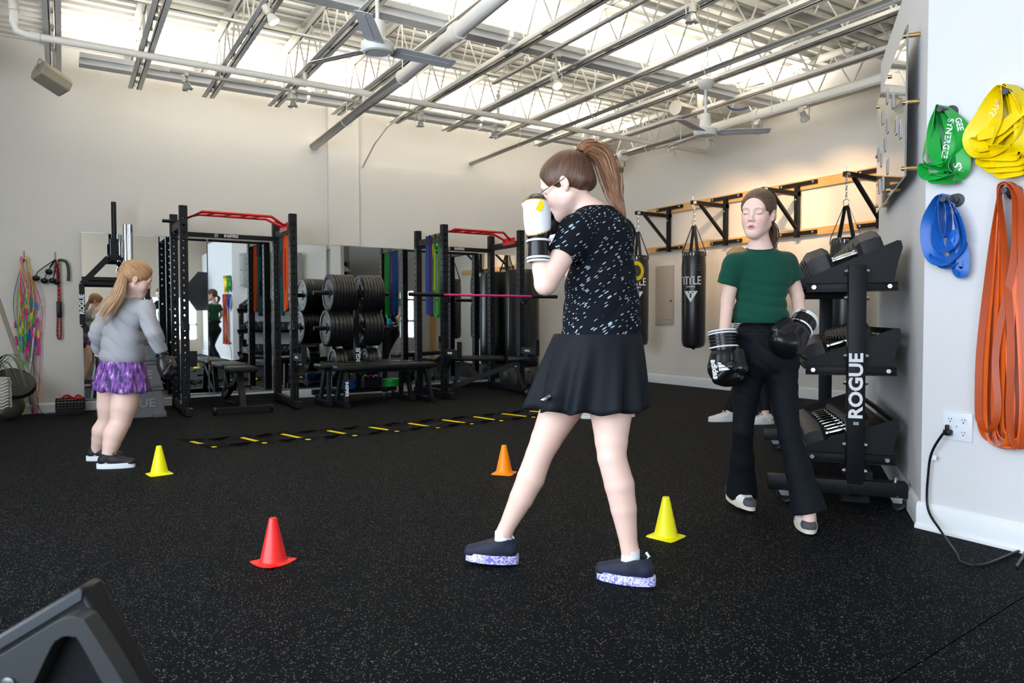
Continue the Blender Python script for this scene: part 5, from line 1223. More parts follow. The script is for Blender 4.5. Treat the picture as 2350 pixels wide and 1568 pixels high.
def head_ops(f, c, M, sc=1.0, ears=True, detail=True):
    def q(x, y, z): return V_(c)+M@(V_((x, y, z))*sc)
    E_ = lambda p, r, k=.02, op='add', R_=None: f.e(q(*p), V_(r)*sc, M if R_ is None else M@R_, k*sc, op)
    Cc = lambda a, b, ra, rb, k=.01, op='add': f.c(q(*a), q(*b), ra*sc, rb*sc, k*sc, op)
    E_((0, -.018, .032), (.071, .090, .083)); E_((0, .018, -.03), (.0505, .064, .080), .03); E_((0, .030, .035), (.057, .050, .055), .03)
    E_((0, .060, -.097), (.018, .020, .017), .035)
    for s in (-1, 1):
        E_((s*.031, .047, -.036), (.024, .026, .030), .03); Cc((s*.048, -.005, -.052), (s*.015, .055, -.094), .014, .013, .035)
    if detail:
        Cc((-.040, .074, .020), (.040, .074, .020), .008, .008, .022)
        for s in (-1, 1):
            E_((s*.031, .091, .001), (.0155, .012, .0105), .016, 'sub'); E_((s*.031, .0655, -.001), (.0155, .0135, .0120), .004)
            E_((s*.031, .0775, .0030), (.0125, .0030, .0055), .006)
        Cc((0, .078, .010), (0, .0905, -.025), .0060, .0078, .014); E_((0, .0925, -.0315), (.0098, .0100, .0088), .008)
        for s in (-1, 1):
            E_((s*.0110, .0845, -.0350), (.0068, .0085, .0065), .006); E_((s*.0058, .0895, -.0425), (.0034, .0050, .0042), .003, 'sub')
        Cc((-.018, .074, -.0640), (0, .0825, -.0605), .0032, .0046, .012); Cc((.018, .074, -.0640), (0, .0825, -.0605), .0032, .0046, .012)
        Cc((-.013, .0745, -.0705), (.013, .0745, -.0705), .0036, .0036, .012); E_((0, .0800, -.0715), (.0115, .0050, .0048), .010)
        E_((0, .086, -.0655), (.0115, .008, .0014), .002, 'sub')
        Cc((0, .079, -.046), (0, .080, -.053), .002, .002, .01)
    else: E_((0, .086, -.028), (.010, .012, .012), .02)
    if ears:
        for s in (-1, 1):
            a = R(18)*s; Rz = np.array([[math.cos(a), -math.sin(a), 0], [math.sin(a), math.cos(a), 0], [0, 0, 1]]); b_ = R(-12); Rx = np.array([[1, 0, 0], [0, math.cos(b_), -math.sin(b_)], [0, math.sin(b_), math.cos(b_)]])
            E_((s*.074, -.010, -.004), (.0072, .0165, .0255), .007, R_=Rz@Rx); E_((s*.071, -.006, -.026), (.0062, .009, .011), .008)
            if detail: E_((s*.0835, -.009, -.001), (.0058, .0095, .0150), .004, 'sub', R_=Rz@Rx); E_((s*.078, -.0005, -.010), (.004, .004, .006), .004)
    return q
def hair_cap(t, c, M, sc, hm, h=.0035, root=(0, -.105, .02), th=.007):
    f = SDF(h)
    def q(x, y, z): return V_(c)+M@(V_((x, y, z))*sc)
    f.e(q(0, -.018, .032), V_((.071+th, .090+th, .083+th))*sc, M, .02); f.e(q(0, .028, .037), V_((.057+th, .050+th*.8, .055+th))*sc, M, .03)
    f.c(q(-.035, -.075, -.02), q(.035, -.075, -.02), .025*sc, .025*sc, .04)
    f.e(q(0, .088, -.012), V_((.066, .056, .082))*sc, M, .012, 'sub')
    for s in (-1, 1): f.c(q(s*.085, .035, -.055), q(s*.085, -.004, -.012), .034*sc, .022*sc, .01, 'sub'); f.e(q(s*.078, .052, -.03), V_((.03, .034, .046))*sc, M, .01, 'sub')
    f.e(q(0, -.03, -.115), V_((.09, .09, .062))*sc, M, .015, 'sub')
    
    rt = V_(root)/np.linalg.norm(root); a1 = np.cross(rt, (1, 0, 0.01)); a1 /= np.linalg.norm(a1); a2 = np.cross(rt, a1)
    def flow(P_):
        L = ((P_-V_(c))@M)/sc; L = L/np.linalg.norm(L, axis=1)[:, None]; u, v = L@a1, L@a2; ph = np.arctan2(u, v); r = np.arccos(np.clip(L@rt, -1, 1)); return np.stack([np.cos(ph)*26, np.sin(ph)*26, r*1.6], 1)
    return netmesh('hair', [(f, None, None)], hm, t, flow=flow)
def ponytail(t, path, r, hm, n=70, seed=1, spread=None, flat=1.0, name='ponytail'):
    random.seed(seed); base = bez(path, 6); N = len(base); mb = MB(); fr = []
    x = None
    for i in range(N):
        d = (base[min(i+1, N-1)]-base[max(i-1, 0)]).normalized()
        if x is None: x, y, _ = frame(d)
        else: x = (x-d*x.dot(d)).normalized(); y = d.cross(x)
        fr.append((x.copy(), y.copy()))
    pr = spread or (lambda u: (.35+.75*math.sin(math.pi*min(u*1.1+.08, 1)))*(1-.55*u*u))
    for k in range(n):
        a = random.uniform(0, 2*math.pi); q = math.sqrt(random.random()); ph = random.uniform(-.6, .6); L_ = random.uniform(.80, 1.0); M_ = max(int(N*L_), 4); pts = []
        for i in range(M_):
            u = i/(N-1); rr = r*pr(u)*q; aa = a+ph*u; pts.append(base[i]+fr[i][0]*rr*math.cos(aa)+fr[i][1]*rr*math.sin(aa)*flat)
        w = r*.14; mb.tube(pts, w, 5, rr=[w*(1-.88*(i/(M_-1))**2) for i in range(M_)])
    for k in range(max(6, n//5)):   # loose flyaway strands
        a = random.uniform(0, 2*math.pi); pts = []
        for i in range(N):
            u = i/(N-1); rr = r*pr(u)*(1+.9*u*random.uniform(.9, 1.1)); pts.append(base[i]+fr[i][0]*rr*math.cos(a)+fr[i][1]*rr*math.sin(a)*flat)
        mb.tube(pts, .0011, 4)
    ob = mb.build(name, hm, t); co = np.zeros(len(ob.data.vertices)*3, np.float32); ob.data.vertices.foreach_get('co', co); co = co.reshape(-1, 3)
    B_ = np.array([V_(p) for p in base]); X_ = np.array([V_(q[0]) for q in fr]); Y_ = np.array([V_(q[1]) for q in fr])
    d2 = ((co[:, None, :]-B_[None])**2).sum(2); k_ = d2.argmin(1); rel = co-B_[k_]
    fl = np.stack([(rel*X_[k_]).sum(1)/r*9, (rel*Y_[k_]).sum(1)/r*9, k_*.12], 1).astype(np.float32)
    at_ = ob.data.attributes.new('flow', 'FLOAT_VECTOR', 'POINT'); at_.data.foreach_set('vector', fl.ravel()); return ob
# ---- shoes
def shoe(t, heel, toe, up, Ln, up_m, sole_m, lace_m=None, w=.036, sole_h=.026, acc=None, toe_m=None, name='shoe'):
    heel = Vector(heel); d = (Vector(toe)-heel).normalized(); up = Vector(up); up = (up-d*up.dot(d)).normalized(); s = d.cross(up).normalized()
    def q(a, b_, c): return heel+d*a*Ln+s*b_+up*c
    f = SDF(.0035); sh = sole_h
    f.c(q(.14, 0, sh+.020), q(.45, 0, sh+.018), w*.84, w*.86, .02); f.c(q(.45, 0, sh+.012), q(.86, 0, sh+.004), w*.88, w*.74, .03)
    f.c(q(.16, 0, sh+.03), q(.26, 0, sh+.065), w*.80, w*.86, .02); f.c(q(.30, 0, sh+.05), q(.62, 0, sh+.022), w*.70, w*.55, .03)
    f.plane(q(0, 0, sh-.006), -up); f.c(q(.22, 0, sh+.055), q(.20, 0, sh+.16), w*.66, w*.85, .006, 'sub')
    f.plane(q(.1, 0, sh+.072), (up*1.0+d*.25))
    mats = [up_m]+([acc] if acc else [])
    Dn, Un, Hn = V_(d), V_(up), V_(heel)
    rule = None
    if acc:
        mats = [up_m, acc, toe_m or acc]; rule = lambda P_: np.where((((P_-Hn)@Dn)/Ln < .50) & (np.abs((P_-Hn)@V_(s)) > w*.35), 1, np.where((((P_-Hn)@Dn)/Ln > .80), 2, 0))
    ob = netmesh(name, [(f, None, None)], mats, t, rule)
    out = [(0, .55), (-.02, 0), (0, -.55)]
    prof = []
    for k in range(28):
        a = 2*math.pi*k/28; u = .5-.5*math.cos(a); side = math.sin(a); ww = w*(.82+.28*math.sin(math.pi*min(1, u*1.0))**.8)*(1.0 if u < .7 else 1.0)
        yv = side*ww*(abs(side)**-.35 if abs(side) > .05 else 1); prof.append((u*Ln*1.03-.012, max(-w*1.12, min(w*1.12, yv))))
    mb = MB(); n_ = len(prof); R0 = [heel+d*p[0]+s*p[1]*.93+up*0 for p in prof]; R1 = [heel+d*p[0]+s*p[1]*1.0+up*(sh*.5+.006*(p[0] > Ln*.85)) for p in prof]; R2 = [heel+d*p[0]+s*p[1]*.96+up*(sh+.004) for p in prof]
    vs = R0+R1+R2; fs = [(r_*n_+i, r_*n_+(i+1) % n_, (r_+1)*n_+(i+1) % n_, (r_+1)*n_+i) for r_ in (0, 1) for i in range(n_)]+[list(range(n_))[::-1], list(range(2*n_, 3*n_))]
    mb.add(vs, fs, True); mb.build('sole', sole_m, ob)
    if lace_m:
        lb = MB()
        for k in range(5):
            a = .42+.075*k; hz = sh+.062-.011*k
            lb.tube([q(a, -w*.52, hz-.010), q(a+.01, 0, hz+.004), q(a+.03, w*.52, hz-.010)], .0028, 5)
        lb.tube([q(.40, 0, sh+.066), q(.44, .02, sh+.075), q(.42, .035, sh+.06)], .0022, 5).tube([q(.40, 0, sh+.066), q(.46, -.02, sh+.074), q(.48, -.03, sh+.058)], .0022, 5)
        lb.build('laces', lace_m, ob)
    return ob
# ---- boxing glove
def glove(t, wrist, hand_dir, thumb_dir, sc, main, trimc, second=None, cuffm=None, stripe=None, h=.0035, ws=1.0):
    w_ = Vector(wrist); d = Vector(hand_dir).normalized(); th = Vector(thumb_dir); th = (th-d*th.dot(d)).normalized(); n = d.cross(th).normalized()
    sw = sc*ws
    def q(a, b_, c): return w_+d*a*sc+th*b_*sw+n*c*sw
    f = SDF(h)
    M = np.array([[d[i], th[i], n[i]] for i in range(3)])
    f.e(q(.105, -.004, 0), V_((.075, .052*ws, .047*ws))*sc, M, .03); f.e(q(.150, .010, .020), V_((.042, .046*ws, .036*ws))*sc, M, .03); f.e(q(.045, 0, 0), V_((.05, .042*ws, .040*ws))*sc, M, .03)
    f.c(q(.055, .045, .020), q(.118, .050, .034), .022*sw, .021*sw, .008*sc); f.c(q(.110, .026, .052), q(.158, -.02, .046), .018*sw, .016*sw, .012*sc)
    f.c(q(.075, .058, .052), q(.135, .030, .066), .006*sc, .006*sc, .008*sc, 'sub')
    rule = None; vc = None; mats = [main]
    if second:
        mats = [second]
        W0, Dn, Tn, Nn = V_(w_), V_(d), V_(th), V_(n)
        def vc(P_):
            a = ((P_-W0)@Dn)/sc; b_ = ((P_-W0)@Tn)/sc; c = ((P_-W0)@Nn)/sc; d1 = np.minimum(np.minimum(a-(.050+.45*b_+.25*c), .160-a), .050-b_)
            w = sm(d1, -.0012, .0012)[:, None]; g_ = (1-sm(np.abs(d1), .0012, .0032))[:, None]
            C = np.array((.006, .006, .007))*(1-w)+np.array((.78, .80, .84))*w; return C*(1-g_)+np.array((.62, .36, .06))*g_
    g = netmesh('boxing_glove', [(f, None, None)], mats, t, None, vcol=vc)
    cf = SDF(h); cf.c(q(-.062, 0, 0), q(.02, 0, 0), .041*sw, .038*sw, .01, cap='a'); cf.c(q(-.09, 0, 0), q(-.045, 0, 0), .030*sw, .032*sw, .004, 'sub')
    netmesh('cuff', [(cf, None, None)], cuffm or main, g)
    tb = MB()
    for a, rr in ((-.062, .041), (-.050, .0425), (.012, .0425)):
        tb.tube([q(a, rr*math.cos(R(k)), rr*math.sin(R(k))) for k in range(0, 360, 15)], .0042*sc, 6, closed=True)
    tb.build('piping', trimc, g)
    if stripe:
        sb = MB()
        for a in (-.034, -.019, -.004): sb.tube([q(a, .0405*math.cos(R(k)), .0405*math.sin(R(k))) for k in range(0, 360, 15)], .0026*sc, 5, closed=True)
        sb.build('stripes', stripe, g)
    return g, q
def skirt(t, name, wc, wr, hc, hr, M, m, pleats, amp, seed=1, n=160, rings=14, tilt=0, hemfn=None):
    """wc/hc waist and hem centres, wr/hr radii (left, forward)"""
    random.seed(seed); ph = [random.uniform(0, 6.28) for _ in range(4)]; mb = MB(); vs = []
    l = Vector(M[:, 0]); f_ = Vector(M[:, 1])
    for i in range(rings+1):
        u = i/rings; c = Vector(wc).lerp(Vector(hc), u); e = u**.75
        for k in range(n):
            a = 2*math.pi*k/n; ra = wr[0]+(hr[0]-wr[0])*e; rb = wr[1]+(hr[1]-wr[1])*e
            w = 1+amp*u*(math.sin(pleats*a+ph[0])+.5*math.sin((pleats*1.7)*a//1*0+int(pleats*1.6)*a+ph[1])+.3*math.sin(3*a+ph[2]))
            p = c+l*ra*w*math.cos(a)+f_*rb*w*math.sin(a); p.z += u*(.006*math.sin(pleats*a+ph[0]+1)+(hemfn(a) if hemfn else 0)); vs.append(p)
    fs = [(i*n+k, i*n+(k+1) % n, (i+1)*n+(k+1) % n, (i+1)*n+k) for i in range(rings) for k in range(n)]+[list(range(n))]
    ob = mb.add(vs, fs, True).build(name, m, t); s = ob.modifiers.new('solid', 'SOLIDIFY'); s.thickness = .003; return ob
def person(loc, label): return thing('person', (loc[0], loc[1], 0), label, 'person')
def creases(base, z0, z1, amp, f_, seed=0, diag=0):
    def w(X, Y, Z):
        m = np.exp(-((Z-(z0+z1)/2)/((z1-z0)/2))**2); u = X*float(CR.x)+Y*float(CR.y)
        q = np.sin(Z*f_+u*diag+1.6*np.sin(u*9+seed)+.8*np.sin(u*21+seed*2)); return base(X, Y, Z)+amp*m*(1-np.abs(q))**1*1.0-amp*m*.4
    return w
def wob(amp, fx, fz, seed=0, zr=None):
    r = np.random.RandomState(seed); A_ = r.uniform(-1, 1, (6, 3)); ph = r.uniform(0, 6.28, 6)
    def w(X, Y, Z):
        o = 0
        for i in range(6): o = o+np.sin((X*A_[i, 0]+Y*A_[i, 1])*fx+Z*fz*(.4+abs(A_[i, 2]))+ph[i]+1.3*np.sin(X*9+Y*7+i))
        return amp*o/2.2
    return w
# ================================================================== girl in the dark speckled tee (nearest)
gb = mat('glove_black_leather', (.005, .005, .006), .30, coat=.12, spec=.4, bump=.15, bscale=30); gw = pigmat('glove_two_tone_leather', rough=.3, coat=.3, bump=.1, bscale=30)
gtrim = mat('white_piping', (.8, .82, .85), .35); gstr = mat('dark_grey_stripe', (.05, .055, .06), .4); ylo = mat('yellow_patch', (.88, .68, .0), .4)
D = 2.72
t = person(at(1310, 1310, D), 'person in black speckled tee and black skirt, gloves raised, seen from behind at centre')
PA = t
def a(px, py, d=D): return V_(at(px, py, d))
FA = -CR*.85+CF*.50; MA = frameM(FA, Z3+CR*.10)
lA = Vector(MA[:, 0])
hc = a(1300, 425, 2.72); MH = frameM(-CR*.86+CF*.30-Z3*.36, Z3-CR*.10); HS = 1.04
neck = a(1362, 500); chest = a(1372, 560); mid = a(1372, 680); hip = a(1368, 815)
shl = a(1322, 535, 2.60); elb = a(1252, 652, 2.52); wrl = a(1238, 585, 2.56)
shr = a(1420, 535, 2.86); elr = a(1330, 650, 2.95); wrr = a(1278, 560, 2.88)
fl = [a(1325, 860, 2.80), a(1236, 1045, 2.80), a(1155, 1228, 2.82)]; rl = [a(1402, 860, 2.68), a(1403, 1050, 2.62), a(1447, 1270, 2.62)]
f = SDF(.0065)
f.c(neck, hc+V_(MH@V_((0, -.02, -.05))), .048, .043, .03); f.c(neck, chest, .06, .09, .05)
f.e(chest, (.140, .078, .11), MA, .05); f.e(mid, (.108, .072, .14), MA, .05); f.e(hip, (.120, .085, .10), MA, .05)
f.chain([shl, elb], [.046, .040], .03).chain([elb, (elb+wrl)/2, wrl, wrl+(wrl-elb)*.5], [.040, .036, .027, .026], .012); f.chain([shr, elr, wrr, wrr+(wrr-elr)*.3], [.046, .039, .028, .026], .025)
f.c(chest+V_(Z3)*.05, shl, .06, .05, .04); f.c(chest+V_(Z3)*.05, shr, .06, .05, .04)
for hp, kn, an in (fl, rl):
    cf = kn+(an-kn)*.28; bk = -V_(MA[:, 1])
    f.c(hip, hp, .075, .072, .05); f.chain([hp, hp+(kn-hp)*.4, hp+(kn-hp)*.8, kn+bk*.002, cf+bk*.010, cf+(an-cf)*.35+bk*.008, an+(cf-an)*.12, an], [.072, .082, .060, .0525, .054, .047, .0315, .029])
    f.c(an, an-V_(Z3)*.06, .028, .033, .02)
zc_ = hc[2]-.075
head_ops(f, hc, MH, HS)
hf = SDF(.0027); hf.c(neck, hc+V_(MH@V_((0, -.02, -.05))), .048, .043, .03); head_ops(hf, hc, MH, HS); hf.c(neck, chest, .06, .09, .05); hf.e(chest, (.150, .088, .12), MA, .05)
cut = neck[2]+.035
netmesh('body', [(f, None, V_((99, 99, cut+.020))), (hf, V_((-99, -99, cut-.010)), None)], skin, t, vcol=skin_cols(hc, MH, HS, cut))
hA = hairmat('dark_auburn_hair', (.028, .014, .010), (.15, .065, .032)); hA2 = hairmat('copper_brown_hair', (.09, .038, .02), (.36, .17, .085))
hair_cap(t, hc, MH, HS, hA, th=.0065, root=(0, -.06, .09), h=.003)
ponytail(t, [a(1330, 352), a(1352, 340, 2.73), a(1385, 362, 2.74), a(1402, 410, 2.73), a(1412, 455, 2.71), a(1428, 500, 2.70), a(1430, 545, 2.70)], .034, hA2, n=150, seed=2)
MB().tube([V_(at(1333, 351, D))+V_(MH[:, 0])*.017*math.cos(R(k))+V_(MH[:, 1])*.017*math.sin(R(k)) for k in range(0, 360, 30)], .006, 6, closed=True).build('hair_tie', dblack, t)
# glasses
e1 = V_(hc)+MH@(V_((.079, -.02, .008))*HS); e2 = V_(hc)+MH@(V_((.070, .085, .000))*HS)
MB().tube([e1, e2], .0038, 6).tube([e2, V_(hc)+MH@(V_((.03, .105, -.004))*HS), V_(hc)+MH@(V_((-.03, .105, -.004))*HS), V_(hc)+MH@(V_((-.070, .085, 0))*HS), V_(hc)+MH@(V_((-.079, -.02, .008))*HS)], .0025, 6).build('glasses', mat('clear_white_plastic', (.8, .8, .82), .2), t)
# tee
tee = bpy.data.materials.new('black_speckled_jersey'); tee.use_nodes = True; nt = tee.node_tree; b = nt.nodes['Principled BSDF']; b.inputs['Roughness'].default_value = .9; b.inputs['Specular IOR Level'].default_value = .15
tc = nt.nodes.new('ShaderNodeTexCoord'); mp = nt.nodes.new('ShaderNodeMapping'); mp.vector_type = 'TEXTURE'; mp.inputs['Rotation'].default_value = (0, R(-35), YAW*-1); mp.inputs['Scale'].default_value = (3.3, 1.2, .62)
vo = nt.nodes.new('ShaderNodeTexVoronoi'); vo.inputs['Scale'].default_value = 118; vo.inputs['Randomness'].default_value = 1
nt.links.new(tc.outputs['Object'], mp.inputs[0]); nt.links.new(mp.outputs[0], vo.inputs['Vector'])
sp_ = nt.nodes.new('ShaderNodeSeparateColor'); nt.links.new(vo.outputs['Color'], sp_.inputs[0])
g1 = nt.nodes.new('ShaderNodeMath'); g1.operation = 'GREATER_THAN'; g1.inputs[1].default_value = .72; nt.links.new(sp_.outputs[0], g1.inputs[0])
g2 = nt.nodes.new('ShaderNodeMath'); g2.operation = 'LESS_THAN'; g2.inputs[1].default_value = .36; nt.links.new(vo.outputs['Distance'], g2.inputs[0])
g3 = nt.nodes.new('ShaderNodeMath'); g3.operation = 'MULTIPLY'; nt.links.new(g1.outputs[0], g3.inputs[0]); nt.links.new(g2.outputs[0], g3.inputs[1])
mx = nt.nodes.new('ShaderNodeMix'); mx.data_type = 'RGBA'; mx.inputs['A'].default_value = (.0045, .006, .010, 1); mx.inputs['B'].default_value = (.36, .44, .50, 1); nt.links.new(g3.outputs[0], mx.inputs['Factor']); nt.links.new(mx.outputs['Result'], b.inputs['Base Color'])
s = SDF(.006, creases(wob(.003, 14, 14, 3), a(1370, 775)[2], a(1370, 560)[2], .008, 26, 4, -22))
s.e(chest, (.168, .108, .135), MA, .06); s.e(mid+V_(Z3)*.03, (.145, .108, .15), MA, .06); s.c(mid, mid-V_(Z3)*.16+V_(MA[:, 1])*-.01, .125, .150, .05)
s.c(chest+V_(Z3)*.055, shl, .07, .062, .04); s.c(chest+V_(Z3)*.055, shr, .07, .06, .04); s.c(neck-V_(Z3)*.02, chest, .062, .09, .05)
s.c(shl, shl+(elb-shl)*.48, .060, .058, .03, cap='b'); s.c(shr, shr+(elr-shr)*.45, .058, .058, .03, cap='b')
s.c(a(1385, 560), a(1400, 740), .10, .11, .06)
s.plane(a(1370, 778)-0, -Z3*1.0+CR*.05)
s.c(neck+V_(Z3)*.00, neck+V_(Z3)*.10, .058, .07, .012, 'sub')
netmesh('t_shirt', [(s, None, None)], tee, t)
blk = mat('black_sport_fabric', (.005, .007, .011), .7, spec=.25)
skirt(t, 'skirt', a(1370, 766), (.155, .165), a(1345, 936), (.198, .222), frameM(-CR*.96+CF*.25, Z3), blk, 11, .095, 4)
MB().prism([(0, 0), (.018, .010), (.034, .022), (.03, .012), (.036, .014), (.026, .004), (.012, -.003)], a(1240, 918, 2.46), CR, Z3, CF*-.001).build('skirt_logo', white, t); decal(COL.objects[-1], [c for c in t.children if c.name.startswith('skirt') and 'logo' not in c.name][0])
# socks & shoes
sk_ = mat('white_sock', (.75, .77, .80), .8)
nav = mat('navy_knit', (.008, .012, .030), .7); lav = bpy.data.materials.new('lavender_marbled_sole'); lav.use_nodes = True; nt = lav.node_tree; n = nt.nodes.new('ShaderNodeTexNoise'); n.inputs['Scale'].default_value = 55; n.inputs['Distortion'].default_value = 2; tc = nt.nodes.new('ShaderNodeTexCoord'); nt.links.new(tc.outputs['Object'], n.inputs['Vector'])
r = nt.nodes.new('ShaderNodeValToRGB'); r.color_ramp.elements[0].position = .42; r.color_ramp.elements[0].color = (.18, .18, .60, 1); r.color_ramp.elements[1].position = .55; r.color_ramp.elements[1].color = (.72, .68, .84, 1); nt.links.new(n.outputs['Fac'], r.inputs[0]); nt.links.new(r.outputs[0], nt.nodes['Principled BSDF'].inputs['Base Color'])
for an in (fl[2], rl[2]): MB().cyl(an-V_(Z3)*.05, an+V_(Z3)*.015, .036, 20, r2=.033).build('sock', sk_, t)
def shoe_at(t, heelpx, toepx, dz, Ln, up, *m, **k):
    h_ = atz(heelpx[0], heelpx[1], dz[0]); q_ = atz(toepx[0], toepx[1], dz[1]); q_ = h_+(q_-h_).normalized()*Ln
    return shoe(t, h_, q_, up, Ln, *m, **k)
h1 = V_(fl[2]); hd = V_(-CR*.97+CF*.05); 
s1 = shoe(t, Vector((h1[0], h1[1], .006))-Vector(hd)*.05, Vector((h1[0], h1[1], .02))+Vector(hd)*.2, Z3, .205, nav, lav, None, w=.040, sole_h=.030)
h2 = V_(rl[2]); hd2 = V_(-CR*.85+CF*.38)
s2 = shoe(t, Vector((h2[0], h2[1], .002))-Vector(hd2)*.088, Vector((h2[0], h2[1], .002))+Vector(hd2)*.2, Z3, .215, nav, lav, None, w=.041, sole_h=.030)
for an, hdd, bo in ((h1, hd, .030), (h2, hd2, .062)):
    c_ = Vector((an[0], an[1], .085))-Vector(hdd)*bo; MB().tube([c_, c_-Vector(hdd)*.012+Z3*.02, c_+Z3*.034], .005, 6).build('heel_loop', sk_, t)
# gloves
gl, q = glove(t, a(1236, 562, 2.54), a(1236, 470, 2.55)-a(1238, 565, 2.54), CR*.75+CF*.5, .98, gb, gtrim, second=gw, cuffm=gb)
decal(MB().box(a(1240, 473, 2.47), (.020, .001, .036), Matrix((CR, CF, CU)).transposed() @ Matrix.Rotation(R(25), 3, 'Y')).build('yellow_patch', ylo, gl), gl)
glove(t, a(1283, 548, 2.83), a(1268, 462, 2.80)-a(1283, 548, 2.83), -CR*.75, .95, gb, gtrim, second=None, cuffm=mat('glove_white_leather', (.75, .77, .80), .3, coat=.3))

# ================================================================== girl in the green tee
D = 3.45
t = person(at(1780, 1200, 3.42), 'person in dark green tee and black flared pants walking, black gloves hanging low')
def a(px, py, d=D): return V_(at(px, py, d))
MBd = frameM(-CF*.97-CR*.22, Z3); fw_ = V_(MBd[:, 1]); lf_ = V_(MBd[:, 0])
hc = a(1739, 490, 3.42); MH = frameM(-CF*.80-CR*.60-Z3*.10, Z3*1.0+CR*.10); HS = 1.0
neck = a(1744, 572, 3.46); chest = a(1748, 628); mid = a(1746, 700); hip = a(1752, 800)
shr = a(1686, 606, 3.44); elr = a(1670, 690, 3.46); wrr = a(1662, 768, 3.42)
shl = a(1804, 603, 3.46); ell = a(1830, 680, 3.48); wrl = a(1838, 738, 3.40)
lr = [a(1718, 835, 3.47), a(1705, 985, 3.50), a(1696, 1130, 3.66)]; ll = [a(1790, 835, 3.45), a(1812, 1000, 3.32), a(1856, 1170, 3.22)]
f = SDF(.0065); up3 = V_(Z3)
f.c(neck, hc+MH@V_((0, -.02, -.05)), .046, .043, .03); f.c(neck-up3*.02, chest, .055, .052, .05)
f.e(chest, (.118, .064, .10), MBd, .04); f.e(mid, (.092, .058, .12), MBd, .04); f.e(hip, (.10, .070, .08), MBd, .04)
f.c(chest+up3*.045, shr, .05, .042, .04); f.c(chest+up3*.045, shl, .05, .042, .04)
f.chain([shr, elr, wrr, wrr+(wrr-elr)*.3], [.040, .032, .025, .024], .02); f.chain([shl, ell, wrl, wrl+(wrl-ell)*.3], [.040, .032, .025, .024], .02)
for hp, kn, an in (lr, ll): f.c(hip, hp, .06, .055, .03); f.c(hp, kn, .052, .036, .03); f.c(kn, an, .036, .026, .03); f.c(an, an-up3*.05, .028, .03, .02)
head_ops(f, hc, MH, HS)
hf = SDF(.0019); hf.c(neck, hc+MH@V_((0, -.02, -.05)), .046, .043, .03); head_ops(hf, hc, MH, HS); hf.c(neck-up3*.02, chest, .055, .052, .05); hf.e(chest, (.118, .064, .10), MBd, .04)
cut = neck[2]+.03
netmesh('body', [(f, None, V_((99, 99, cut+.020))), (hf, V_((-99, -99, cut-.010)), None)], skin, t, vcol=skin_cols(hc, MH, HS, cut))
hB = hairmat('brown_hair', (.045, .024, .014), (.17, .095, .055))
hair_cap(t, hc, MH, HS, hB, th=.0065, root=(0.01, -.10, -.04), h=.003)
tail = [hc+MH@V_((.0, -.105, -.03)), hc+MH@V_((.028, -.125, -.06)), hc+MH@V_((.045, -.115, -.11)), hc+MH@V_((.050, -.09, -.17)), hc+MH@V_((.05, -.08, -.22))]
ponytail(t, tail, .022, hB, n=90, seed=5)
gt_ = mat('dark_green_cotton', (.005, .062, .040), .9, noise=.12, nscale=300, sheen=.1, spec=.2)
s = SDF(.0045, creases(wob(.0022, 13, 24, 5), a(1746, 738)[2], a(1746, 640)[2], .0065, 62, 1, 5))
s.e(chest, (.142, .093, .125), MBd, .05); s.e(mid, (.119, .086, .13), MBd, .06); s.c(mid, a(1746, 735), .085, .088, .04); s.e(a(1746, 728), (.124, .092, .06), MBd, .04)
s.c(chest+up3*.05, shr, .056, .046, .04); s.c(chest+up3*.05, shl, .056, .046, .04)
s.c(shr, a(1668, 654, 3.45), .048, .048, .03, cap='b'); s.c(shl, a(1822, 644, 3.47), .048, .046, .03, cap='b')
s.plane(a(1746, 741), -Z3+CR*.0); s.c(neck+up3*.0+fw_*.012, neck+up3*.10, .058, .075, .008, 'sub')
netmesh('t_shirt', [(s, None, None)], gt_, t)
MB().tube([neck+fw_*.012+(lf_*.062*math.cos(R(k))+fw_*.060*math.sin(R(k)))+up3*(.002-.018*math.sin(R(k))) for k in range(0, 360, 12)], .0045, 6, closed=True).build('collar', gt_, t)
pnt = mat('black_stretch_fabric', (.004, .0055, .009), .75, spec=.2)
p_ = SDF(.0055, creases(wob(.0022, 12, 10, 9), .55, 1.0, .004, 60, 3, 30))
p_.e(a(1749, 770), (.122, .090, .085), MBd, .05); p_.e(a(1754, 825), (.148, .108, .09), MBd, .05)
def legp(hp, kn, an, hem):
    p_.c(a(1752, 820), hp, .085, .082, .04); p_.c(hp, kn, .080, .050, .02); m_ = kn+(hem-kn)*.45; p_.c(kn, m_, .050, .053, .02); p_.c(m_, hem, .053, .080, .03, cap='b')
legp(lr[0], lr[1], lr[2], a(1701, 1134, 3.66)); legp(ll[0], ll[1], ll[2], a(1858, 1177, 3.25))
p_.plane(a(1749, 728), Z3)
netmesh('flared_pants', [(p_, None, None)], pnt, t)
MB().tube([a(1750, 768)+lf_*.132*math.cos(R(k))+fw_*.100*math.sin(R(k)) for k in range(0, 360, 10)], .0015, 4, closed=True).build('waistband_seam', mat('dark_thread', (.02, .022, .028), .8), t)
gs = mat('grey_suede', (.07, .07, .075), .8); wl = mat('white_leather', (.75, .74, .72), .45); pkc = mat('pink_canvas', (.75, .08, .30), .6); cream = mat('cream_rubber', (.68, .62, .52), .5)
shoe(t, at(1674, 1142, 3.74), at(1732, 1176, 3.50), Z3, .235, wl, cream, wl, w=.043, acc=gs, toe_m=gs)
shoe(t, atz(1840, 1196, .004), atz(1862, 1232, .008), Z3, .235, wl, cream, wl, w=.045, acc=pkc, toe_m=gs)
gr_, q = glove(t, a(1661, 792, 3.40), a(1672, 905, 3.36)-a(1658, 782, 3.40), CR*.9-CF*.5, 1.05, gb, gtrim, stripe=gstr, ws=1.5)
